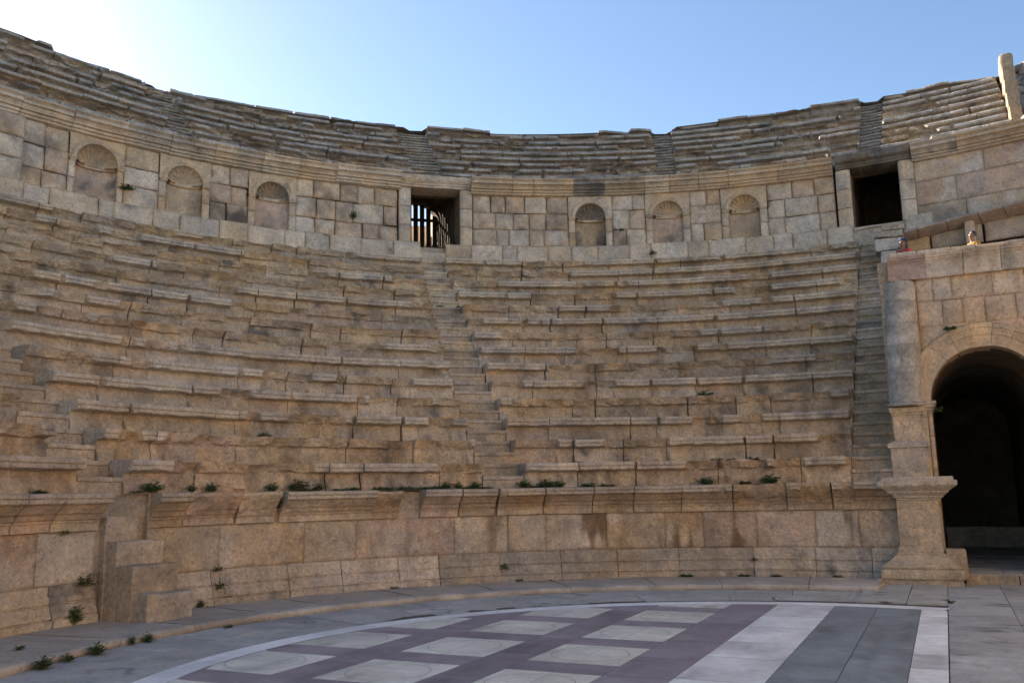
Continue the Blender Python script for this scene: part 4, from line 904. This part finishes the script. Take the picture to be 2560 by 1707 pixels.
for (t0, t1) in ((-4.6, -2.0), (-7.0, -4.65), (-9.6, -7.05), (-11.6, -9.65), (-13.8, -11.65)):
    n = 14; th = np.linspace(t0, t1, n); sd_ = int(RNG.integers(99)); rr = RNG.uniform(-.05, .05)
    dz = (8.215+.0285*(-2.5-th)-8.47)[:, None]
    sweep(a, th, [(17.3, 8.27), (16.9, 8.26), (16.60+rr, 8.33), (16.45+rr, 8.385), (16.42+rr, 8.41), (16.425+rr, 8.455), (16.45+rr, 8.47), (16.9, 8.475), (18.2, 8.48)], np.array((.40, .31, .255)), sd_, wear=.016, soot=.4, stain=.3, dz=dz)
a.build('ledge_slab', M_WALL, tw)
a = Acc()
t = math.radians(-8.8); box(a, 16.56*math.cos(t), 16.56*math.cos(t)+.2, 16.56*math.sin(t)-.11, 16.56*math.sin(t)+.11, 5.0, 8.32, np.array((.46, .35, .28)), seed=3, wear=.01, res=.1); a.build('post', M_WALL, tw)
# stepped flank wall between the stairway and the terrace, with loose blocks on its head
a = Acc()
for i in range(13):
    x0 = 9.35+.63*i; zt = 2.75+.4677*i; zt = min(zt, 8.2)
    box(a, x0, x0+.625, -.90, -.612, max(1.7, zt-1.3), zt, pick([LIME*.9, mixc(LIME, GREY, .3)]), seed=i, wear=.012, res=.12)
o = a.build('flank_wall', M_STONE); tag(o, 'stepped stone flank wall climbing beside the right stairway behind the column', 'wall')
for (x0, x1, y0, y1, z0, z1, c, lab) in ((15.6, 16.3, -1.02, -.42, 6.95, 7.55, (.44, .40, .35), 'large pale grey stone block at the head of the right stairway'), (15.65, 16.3, -.96, -.30, 7.56, 7.90, (.46, .42, .37), 'whitish squared block stacked at the head of the right stairway'), (15.6, 16.25, -.99, -.28, 7.91, 8.08, (.33, .31, .28), 'flat grey slab lying on the whitish stacked block'), (15.6, 16.2, -1.03, -.5, 8.09, 8.22, (.40, .34, .27), 'rough loose slab on top of the stacked blocks beside the girl')):
    a = Acc(); box(a, x0, x1, y0, y1, z0, z1, np.array(c), seed=int(z0*10), wear=.02, bev=.03); o = a.build('stacked_block', M_STONE); tag(o, lab, 'stone block', 'blocks stacked at the stair head')

# parapet at the right end of the upper seats
par = thing('end_parapet', 'tall stepped end parapet of the upper seats with one sunlit face', 'wall', cyl(np.float64(-11.2), 11.3, 18.3).tolist())
for i, (x0, z0, z1) in enumerate(((17.95, 11.15, 11.72), (18.7, 11.5, 12.42), (19.5, 12.2, 13.12), (20.3, 12.9, 13.82), (21.05, 13.6, 14.62))):
    a = Acc(); x1 = x0+(.75 if i == 0 else .80)
    x1 = (18.70, 19.5, 20.3, 21.05, 21.85)[i]
    ya = -3.86-.055*(x0-18)
    box(a, x0, x1+.02, ya-.30-.02*i, ya, z0-1.2, z1, mixc(LIME, OCH, .4)*.72, seed=70+i, wear=.02, bev=.05 if i < 4 else .12, res=.07, stain=.3)
    a.build('parapet_block', M_STONE, par)
# rubble heaped behind the parapet
def boulder(seed, r):
    a = Acc(); A, B = np.meshgrid(np.linspace(0, 2*np.pi, 17), np.linspace(.02, np.pi-.02, 10), indexing='ij')
    P = np.stack([np.sin(B)*np.cos(A), np.sin(B)*np.sin(A), np.cos(B)], -1); P = np.sign(P)*np.abs(P)**.75
    P = P*r*(1+.22*fbm(P*1.3+seed, 3, seed))[..., None]*np.array((1, 1.1, .8)); P[-1] = P[0]
    a.grid(P, stone(P+seed, mixc(LIME, GREY, .6), seed, .3, .25)); return a
protos = [boulder(i*3+1, .17).build('rubble_stone', M_UPPER) for i in range(4)]
for p in protos: tag(p, 'rounded grey rubble stone in the heap behind the end parapet', 'stone', 'rubble stones behind the end parapet')
first = list(protos)
for i in range(34):
    o = first.pop() if first else protos[i % 4].copy()
    if o.name not in COL.objects: COL.objects.link(o)
    r = 19.0+2.9*(i % 9)/8+rnd.uniform(-.15, .15); yb = -4.42-.2*(i//9)+rnd.uniform(-.05, .05)
    o.location = (r, yb, 11.72+(r-19.0)*.83+rnd.uniform(-.08, .08)+.05*(i//9)); o.rotation_euler = (rnd.uniform(0, 6), rnd.uniform(0, 6), rnd.uniform(0, 6)); o.scale = [rnd.uniform(.8, 1.5)]*3
a = Acc(); T, Rr = np.meshgrid(np.linspace(-18, -11.6, 22), np.linspace(18.3, 22.3, 14), indexing='ij'); P = cyl(T-.6, 10.75+(Rr-18.3)*.83, Rr); P[..., 2] += .1*fbm(P*2, 4, 3)-np.maximum(-13.6-T, 0)*(.5+.45*(Rr-18.3)); a.grid(P, stone(P, GREY*.8, 3, .2, .3))
T, Z = np.meshgrid(np.linspace(-17, -12.1, 10), np.linspace(4.9, 11.1, 10), indexing='ij'); P = cyl(T, Z, 18.35+0*T); a.grid(P, stone(P, LIME, 3))
o = a.build('rubble_bank', M_UPPER); tag(o, 'bank of grey earth and rubble core under the rubble stones', 'rubble')
# tall pier at the right edge, its upper part in the sun
pr_ = thing('stone_pier', 'pale rounded stone pier at the right edge of the photo with a bright sunlit side', 'pier', (17.6, -4.3, 8.4)); zz = [8.45, 9.1, 9.75, 10.4, 11.35]
for i in range(4):
    a = Acc(); box(a, -.42, .42, -.42, .42, zz[i]+.002, zz[i+1]-.002, PALE*1.08, seed=40+i, wear=.02, bev=.05 if i < 3 else .26, res=.07)
    th = R_(38); R2 = np.array(((math.cos(th), -math.sin(th)), (math.sin(th), math.cos(th))))
    a.V = [np.concatenate([v[:, :2] @ R2.T+np.array((17.75, -4.52)), v[:, 2:]], 1) for v in a.V]; a.build('pier_block', M_WALL, pr_)
# stage building behind the photographer: it faces the seats in full sun, outside the picture
sb = Acc()
for c in range(8):
    J = joints(-24., 13., 1.7, .3)
    for i in range(len(J)-1):
        if c < 4 and any(abs((J[i]+J[i+1])/2-d_) < 1.3 for d_ in (-16, -4.5, 7)): continue
        ashlar(sb, lambda s_, z, d: np.stack([s_+0*d, -8.0-d, z+0*d], -1), J[i], J[i+1], -.1+.95*c, .85+.95*c, 1.0, pick([PALE, LIME, PALE]), res=.25, edge=.03, seed=c*7+i)
X, Z = np.meshgrid(np.linspace(-24, 13, 12), np.linspace(-.1, 7.5, 6), indexing='ij'); P = np.stack([X, X*0-9.1, Z], -1); sb.grid(P, stone(P, LIME, 3))
osb = sb.build('stage_building', M_WALL); tag(osb, 'tall sunlit stage building wall behind the photographer, outside the picture', 'building')

# ================================================================== PEOPLE
def skin_body(name, pts, edges, mat, parent, root=0, sub=1):
    me = bpy.data.meshes.new(name); me.from_pydata([p[:3] for p in pts], edges, []); o = link(name, me, parent)
    sk = o.modifiers.new('skin', 'SKIN'); lay = me.skin_vertices[0].data if len(me.skin_vertices) else None
    if lay is None:
        bpy.context.view_layer.objects.active = o
        me.attributes
    for i, p in enumerate(pts):
        r = p[3]; lay[i].radius = (r, p[4] if len(p) > 4 else r)
    lay[root].use_root = True
    sk.use_smooth_shade = True; ss = o.modifiers.new('sub', 'SUBSURF'); ss.levels = sub; ss.render_levels = sub
    me.materials.append(mat)
    return o
M_SKIN = plain_mat('skin', (.20, .11, .07), .55, var=.06); M_RED = plain_mat('red_cloth', (.50, .05, .05), .85, var=.15, sc=30); M_YEL = plain_mat('ochre_cloth', (.30, .17, .035), .85, var=.12, sc=30)
M_HAIR = plain_mat('dark_hair', (.012, .009, .008), .5, var=.3, sc=60); M_BLUE = plain_mat('blue_cloth', (.03, .05, .16), .8, var=.2, sc=30); M_TROU = plain_mat('dark_cloth', (.06, .07, .10), .9, var=.2, sc=30)
M_EYE = plain_mat('eye', (.02, .015, .012), .2, var=.1); M_LIP = plain_mat('lips', (.32, .11, .09), .5, var=.05)
def person(loc, face_deg, label, shirt, longhair, arms_up, hgt):
    """standing child, about hgt tall, facing face_deg"""
    t_ = thing('person', label, 'person', loc); s = hgt/1.30; ca, sa_ = math.cos(R_(face_deg)), math.sin(R_(face_deg))
    def w(f, l, z): return (loc[0]+(ca*f-sa_*l)*s, loc[1]+(sa_*f+ca*l)*s, loc[2]+z*s)   # f forward, l to the left
    def V(f, l, z, r, r2=None): return (*w(f, l, z), r*s, (r2 or r)*s)
    pts = [V(0, 0, .66, .105, .085), V(.0, 0, .80, .095, .075), V(.01, 0, .95, .115, .08), V(.02, 0, 1.03, .07, .06), V(.025, 0, 1.075, .042), V(.035, 0, 1.13, .062, .065), V(.03, 0, 1.20, .075, .08), V(.02, 0, 1.265, .05, .055)]
    E = [(i, i+1) for i in range(7)]
    def chain(start, lst):
        k = start
        for p in lst: pts.append(p); E.append((k, len(pts)-1)); k = len(pts)-1
        return k
    for sg in (-1, 1):
        chain(0, [V(0, .075*sg, .60, .075), V(.01, .08*sg, .36, .052), V(-.01, .085*sg, .32, .05), V(-.02, .085*sg, .06, .034), V(.06, .095*sg, .025, .03), V(.12, .10*sg, .02, .022)])
        if arms_up: arm = [V(.0, .125*sg, 1.0, .048), V(.11, .15*sg, .83, .036), V(.15, .13*sg, .84, .034), V(.17, .055*sg, 1.005, .024), V(.165, .035*sg, 1.045, .026)]; hd = (.0, -.2*sg, 1.0)
        else: arm = [V(.0, .125*sg, 1.0, .048), V(.06, .165*sg, .83, .036), V(.09, .165*sg, .80, .034), V(.24, .12*sg, .80, .024), V(.28, .115*sg, .80, .026)]; hd = (1.0, 0, -.15)
        k = chain(2, arm); f0, l0, z0 = (.165, .035*sg, 1.045) if arms_up else (.28, .115*sg, .80)
        for fi in range(5):
            o_ = (fi-1.5)*.014; ln = (.05, .056, .052, .042, .036)[fi]
            if arms_up: base = (f0+.012-.006*abs(o_), l0-.008*sg, z0+o_); tip = (base[0]+.01, base[1]-ln*.5*sg, base[2]+ln*.5); 
            else: base = (f0+.02, l0+o_, z0); tip = (base[0]+ln*.8, base[1]+(.0 if fi else -.03*sg), base[2]-.015)
            mid = tuple((a+b)/2+(.004 if j == 2 else 0) for j, (a, b) in enumerate(zip(base, tip)))
            chain(k, [V(*base, .009), V(*mid, .008), V(*tip, .006)])
    body = skin_body('body', pts, E, M_SKIN, t_)
    # face: nose, eyes, lips, ears
    def blob(name, c, r, mat, sx=(1, 1, 1)):
        a = Acc(); A, B = np.meshgrid(np.linspace(0, 2*np.pi, 13), np.linspace(0, np.pi, 9), indexing='ij')
        f = c[0]+r*sx[0]*np.sin(B)*np.cos(A); l = c[1]+r*sx[1]*np.sin(B)*np.sin(A); z = c[2]+r*sx[2]*np.cos(B)
        P = np.stack([loc[0]+(ca*f-sa_*l)*s, loc[1]+(sa_*f+ca*l)*s, loc[2]+z*s], -1); a.grid(P, (.3, .3, .3)); return a.build(name, mat, t_, ang=180)
    blob('nose', (.112, 0, 1.165), .014, M_SKIN, (1.1, .8, 1.2))
    for sg in (-1, 1): blob('eye', (.098, .03*sg, 1.185), .011, M_EYE); blob('ear', (.03, .078*sg, 1.17), .018, M_SKIN, (1, .5, 1.3))
    blob('mouth', (.10, 0, 1.128), .016, M_LIP, (.6, 1.1, .4))
    # hair
    if longhair:
        hp = [V(.0, 0, 1.27, .07, .06), V(-.035, 0, 1.24, .09, .08), V(-.06, 0, 1.17, .085, .06), V(-.07, 0, 1.08, .075, .045), V(-.075, 0, .97, .055, .035), V(-.075, 0, .92, .03, .02)]
    else: hp = [V(.05, 0, 1.275, .05, .045), V(.0, 0, 1.262, .085, .06), V(-.035, 0, 1.22, .085, .055), V(-.045, 0, 1.17, .06, .04)]
    skin_body('hair', hp, [(i, i+1) for i in range(len(hp)-1)], M_HAIR, t_)
    if longhair: blob('headband', (.015, 0, 1.275), .088, M_BLUE, (.75, .95, .42))
    # shirt and trousers as slightly larger shells
    sp = [V(0, 0, .62, .125, .105), V(0, 0, .80, .115, .095), V(.01, 0, .95, .135, .10), V(.018, 0, 1.02, .085, .075)]; se = [(0, 1), (1, 2), (2, 3)]
    for sg in (-1, 1):
        n0 = len(sp)
        if arms_up: sp += [V(.0, .13*sg, 1.0, .066), V(.06, .142*sg, .915, .055), V(.10, .15*sg, .85, .052)]
        else: sp += [V(.0, .13*sg, 1.0, .066), V(.03, .15*sg, .915, .055), V(.055, .163*sg, .85, .052)]
        se += [(2, n0), (n0, n0+1), (n0+1, n0+2)]
    skin_body('shirt', sp, se, shirt, t_)
    tp = [V(0, 0, .66, .115, .10)]; te = []
    for sg in (-1, 1): n0 = len(tp); tp += [V(0, .078*sg, .58, .09), V(.01, .083*sg, .34, .066), V(-.018, .087*sg, .09, .055)]; te += [(0, n0), (n0, n0+1), (n0+1, n0+2)]
    skin_body('trousers', tp, te, M_TROU, t_)
person((9.52, -1.075, 5.14), 150, 'girl in a red top with blue headband and long dark hair leaning on the balcony', M_RED, True, True, 1.10)
person((9.52, -2.25, 5.14), 130, 'boy in an ochre shirt with short dark hair looking over the balcony', M_YEL, False, False, 1.08)

# ================================================================== WEEDS
def leaf_mat(name, c):
    m = bpy.data.materials.new(name); m.use_nodes = True; t = m.node_tree; N = t.nodes; L = t.links; b = N['Principled BSDF']
    at = N.new('ShaderNodeAttribute'); at.attribute_name = 'Col'; L.new(at.outputs['Color'], b.inputs['Base Color']); b.inputs['Roughness'].default_value = .6
    n = N.new('ShaderNodeTexNoise'); n.inputs['Scale'].default_value = 60; mx = N.new('ShaderNodeMix'); mx.data_type = 'RGBA'; mx.blend_type = 'MULTIPLY'; mx.inputs[0].default_value = .6
    L.new(at.outputs['Color'], mx.inputs[6]); L.new(n.outputs['Color'], mx.inputs[7]); L.new(at.outputs['Color'], b.inputs['Base Color'])
    return m
M_LEAF = leaf_mat('weed_leaves', 0)
def weed_mesh(seed, kind):
    """clump of small lobed leaves on thin stems, unit height about 1"""
    r = random.Random(seed); a = Acc()
    nst = {'tuft': 46, 'low': 56, 'tall': 34, 'vine': 36}[kind]
    dry = (.10, .25, .05, .35)[seed % 4]
    for i in range(nst):
        az = r.uniform(0, 2*math.pi)
        if kind == 'tuft': L = r.uniform(.45, 1.0); lean = r.uniform(.1, 1.0); nl = r.randint(3, 6)
        elif kind == 'low': L = r.uniform(.3, .9); lean = r.uniform(.7, 1.35); nl = r.randint(3, 5)
        elif kind == 'tall': L = r.uniform(.6, 1.2); lean = r.uniform(.05, .5); nl = r.randint(4, 6)
        else: L = r.uniform(.4, 1.1); lean = r.uniform(.2, 2.4); nl = r.randint(3, 6)
        dx, dy = math.cos(az)*math.sin(lean), math.sin(az)*math.sin(lean); dz = math.cos(lean)
        bx, by = r.uniform(-.18, .18), r.uniform(-.12, .12)
        g = r.uniform(.75, 1.35); c = np.array((.060*g, .105*g, .030*g)) if r.random() > dry else np.array((.17, .14, .055))
        pts = [np.array((bx+dx*L*t, by+dy*L*t, max(-.2 if kind == 'vine' else .0, dz*L*t-.25*L*t*t*abs(dx)))) for t in (0, .4, .75, 1)]
        P = np.stack([np.stack([p+np.array((.008, 0, 0)) for p in pts]), np.stack([p-np.array((.008, 0, 0)) for p in pts])], 0); a.grid(P, c*.7)
        for j in range(nl):
            t = .3+.7*j/max(1, nl-1); p = np.array((bx+dx*L*t, by+dy*L*t, max(-.2 if kind == 'vine' else .01, dz*L*t-.25*L*t*t*abs(dx))))
            a2 = az+r.uniform(-1.6, 1.6); el = r.uniform(-.3, .8); ll = r.uniform(.18, .34); ww = ll*r.uniform(.45, .7)
            u = np.array((math.cos(a2)*math.cos(el), math.sin(a2)*math.cos(el), math.sin(el))); s_ = np.cross(u, (r.uniform(-.4, .4), r.uniform(-.4, .4), 1)); s_ /= np.linalg.norm(s_)
            dn = np.array((0, 0, -.03)); 
            rows = [(0, .12), (.3, .8), (.55, 1.0), (.8, .7), (1, .08)]
            G = np.stack([np.stack([p+u*ll*x-s_*ww*q*.5+dn*x*x, p+u*ll*x+np.array((0, 0, -.01)), p+u*ll*x+s_*ww*q*.5+dn*x*x]) for x, q in rows], 0)
            a.grid(G, c*r.uniform(.8, 1.2))
    return a
WM = {}
for kd, n in (('tuft', 3), ('low', 3), ('tall', 2), ('vine', 2)):
    WM[kd] = []
    for i in range(n):
        o = weed_mesh(i*11+len(kd), kd).build('weed', M_LEAF, ang=60); WM[kd].append([o, False])
ORD = ['first', 'second', 'third', 'fourth', 'fifth', 'sixth', 'seventh', 'eighth', 'ninth', 'tenth', 'eleventh', 'twelfth', 'thirteenth', 'fourteenth', 'fifteenth', 'sixteenth', 'seventeenth', 'eighteenth', 'nineteenth', 'twentieth', 'twenty-first', 'twenty-second', 'twenty-third', 'twenty-fourth']
def weed(kd, loc, sc, label, group, stretch=1.0, az=0.):
    lst = WM[kd]; e = lst[rnd.randrange(len(lst))]
    if e[1]: o = e[0].copy(); COL.objects.link(o)
    else: o = e[0]; e[1] = True
    o.location = loc; o.rotation_euler = (0, 0, az); o.scale = (sc*stretch, sc, sc); tag(o, label, 'weed', group); return o
LEDGE = [(95.05, .10), (83.75, .17), (79.44, .13), (77.12, .16), (70.39, .15), (67.29, .21), (64.83, .13), (60.5, .11), (57.68, .12), (56.36, .10), (54.49, .11), (51.43, .09), (49.3, .15), (47.96, .13), (45.67, .14), (39.78, .16), (36.79, .17), (35.25, .13), (31.82, .12), (29.29, .09), (17.47, .15), (12.74, .11), (9.86, .17)]
LEDGE = sorted(LEDGE+[(53.2, .08), (50.3, .09), (46.6, .08), (44.6, .07), (62.2, .07), (38.2, .07), (66.2, .08), (85.2, .06)], reverse=True)
ORD += ['twenty-fifth', 'twenty-sixth', 'twenty-seventh', 'twenty-eighth', 'twenty-ninth', 'thirtieth', 'thirty-first', 'thirty-second']
for i, (t, s_) in enumerate(LEDGE):
    kd = 'tuft' if s_ > .12 else 'low'; wide = 1.0+.9*rnd.random()+(1.6 if s_ < .095 else 0)
    weed(kd, cyl(np.float64(t), 1.737, 8.82).tolist(), s_*.98, 'green weed on the podium ledge below the first row of seats, '+ORD[i]+' from the left', 'weeds along the podium ledge', wide, R_(t+90))
ROWW = [(2, 76.19, .12, 'low', 'weed under the third seat row, second bank from the left, on a wide nosing'), (1, 32.1, .10, 'low', 'low weed on the first seat row just right of the middle stairway'), (1, 15.87, .11, 'low', 'low weed on the first seat row right of centre, leftmost of three there'), (1, 14.13, .09, 'low', 'low weed on the first seat row right of centre, middle of three there'), (1, 11.58, .12, 'low', 'low weed on the first seat row right of centre, rightmost of three there'),
        (2, 67.41, .13, 'tuft', 'weed on the second seat row of the long middle bank'), (8, 75.65, .15, 'tuft', 'round weed high on the left in a seat joint'), (9, 66.95, .14, 'tall', 'tall weed in an open joint between the left seats'), (11, 63.29, .14, 'tuft', 'weed near the top of the lower seats under the third niche'), (3, 79.68, .09, 'low', 'tiny weed on the third seat row near the left stairway'), (4, 57.65, .10, 'low', 'tiny weed on the fourth seat row of the middle bank'),
        (12, 21.03, .18, 'low', 'bright green weed high on the right bank below the niches'), (12, 43.86, .16, 'tall', 'weed at the left side of the middle stairway near its top'), (11, 39.21, .14, 'tall', 'weed at the right side of the middle stairway near its top'), (10, 39.5, .14, 'low', 'weed on a step at the right side of the middle stairway'), (10, 41.6, .10, 'tuft', 'small weed at the left side of the middle stairway'), (8, 43.85, .17, 'low', 'broad weed left of the middle stairway half way up'),
        (4, 16.13, .19, 'tuft', 'round bushy weed in the middle of the right bank'), (6, 6.81, .10, 'low', 'small weed on the right bank near the right stairway'), (7, 17.68, .10, 'low', 'small weed on the seventh seat row of the right bank')]
for k, t, s_, kd, lab in ROWW:
    R = 8.83 if k == 0 else rowR(k)+.62; z = 1.737 if k == 0 else rowZ(k)
    weed(kd, cyl(np.float64(t), z-.01, R).tolist(), s_, lab, 'weeds in the seating', 1.5, R_(t+90))
POD = [(89.6, .58, .20, 'vine', 'trailing weed on the podium face left of the block steps'), (90.9, .08, .24, 'tall', 'tall weed at the foot of the podium left of the block steps'), (75.67, .585, .11, 'vine', 'small weed in the joint above the base moulding right of the block steps'), (75.5, .33, .14, 'vine', 'weed hanging from the base moulding right of the block steps'), (74.9, .2, .11, 'vine', 'little weed below the hanging one on the base moulding'), (77.9, .07, .13, 'tuft', 'weed at the foot of the podium just right of the block steps'), (69.3, 1.52, .20, 'vine', 'weed growing in the gap in the podium cornice'), (91.84, 1.23, .09, 'vine', 'tiny weed under the cornice left of the block steps'),
       (42.23, .31, .15, 'vine', 'round weed in a base joint at the middle of the podium'), (40.55, .07, .07, 'low', 'low weed line at the foot of the podium near the middle'), (55.72, .07, .08, 'low', 'low weed line at the foot of the podium left of the middle'), (20.32, .07, .14, 'low', 'weed at the foot of the podium right of the middle, beside a cracked base joint'), (13.53, .07, .12, 'low', 'weed at the foot of the podium under the spidery crack'), (9.93, .07, .10, 'low', 'flat weed at the foot of the podium toward the pedestal'), (12.28, .36, .09, 'vine', 'spidery weed in a base joint of the podium on the right'), (3.07, .07, .09, 'low', 'weed at the foot of the podium nearest the pedestal')]
for t, z, s_, kd, lab in POD:
    weed(kd, cyl(np.float64(t), z, 8.82 if z < .2 else 8.90).tolist(), s_*.85, lab, 'weeds at the podium wall', 1.6 if kd == 'low' else 1.0, R_(t+90))
KERB = [((-2.0, 6.93), .17, 'tuft', 'leafy weed at the foot of the kerb nearest the left edge of the photo', 1.5), ((-1.63, 7.03), .12, 'tuft', 'weed with yellowish leaves at the kerb, second from the left', 1.3), ((-1.22, 7.10), .18, 'tuft', 'large leafy weed at the foot of the kerb below the block steps', 1.2), ((-.62, 7.24), .12, 'tall', 'slim weed at the kerb, between two broader ones', 1.0), ((-.38, 7.24), .14, 'tuft', 'spiky weed at the kerb right below the block steps', 1.3), ((.84, 7.15), .09, 'low', 'flat dark weed at the kerb right of the block steps', 2.0), ((5.95, 1.12), .05, 'low', 'tiny weed in a paving joint beside the marble floor', 1.5), ((6.12, -1.30), .10, 'low', 'weed in the corner of the paving below the pedestal', 1.6), ((-1.66, 7.76), .09, 'low', 'small flat weed lying on the kerb step at the far left', 1.2)]
for (x, y_), s_, kd, lab, st_ in KERB: weed(kd, (x, y_, .075 if y_ > 7.5 else -.015), s_*.8, lab, 'weeds along the kerb', st_, .5)
for t, z, R, s_, kd, lab in ((67.4, 9.33, 17.85, .20, 'low', 'weed on the jamb of the leftmost niche'), (47.89, 9.50, 17.88, .18, 'tall', 'weed in a dark wall joint left of the barred doorway'), (19.32, 8.58, 17.58, .13, 'vine', 'weed in a plinth joint below the right niches'), (22.12, 9.4, 17.88, .10, 'low', 'tiny weed in the gallery wall between two niches')):
    weed(kd, cyl(np.float64(t), z, R).tolist(), s_, lab, 'weeds on the gallery wall', 1.2, R_(t+90))
weed('low', (8.98, -1.72, 4.35), .12, 'weed growing on the stones of the archway', 'weeds on the gallery wall', 1.4, 1.5)
weed('vine', (9.0, -1.40, 2.95), .12, 'weed beside the impost inside the archway', 'weeds on the gallery wall')
for kd in WM:
    for o, used in WM[kd]:
        if not used: bpy.data.objects.remove(o)
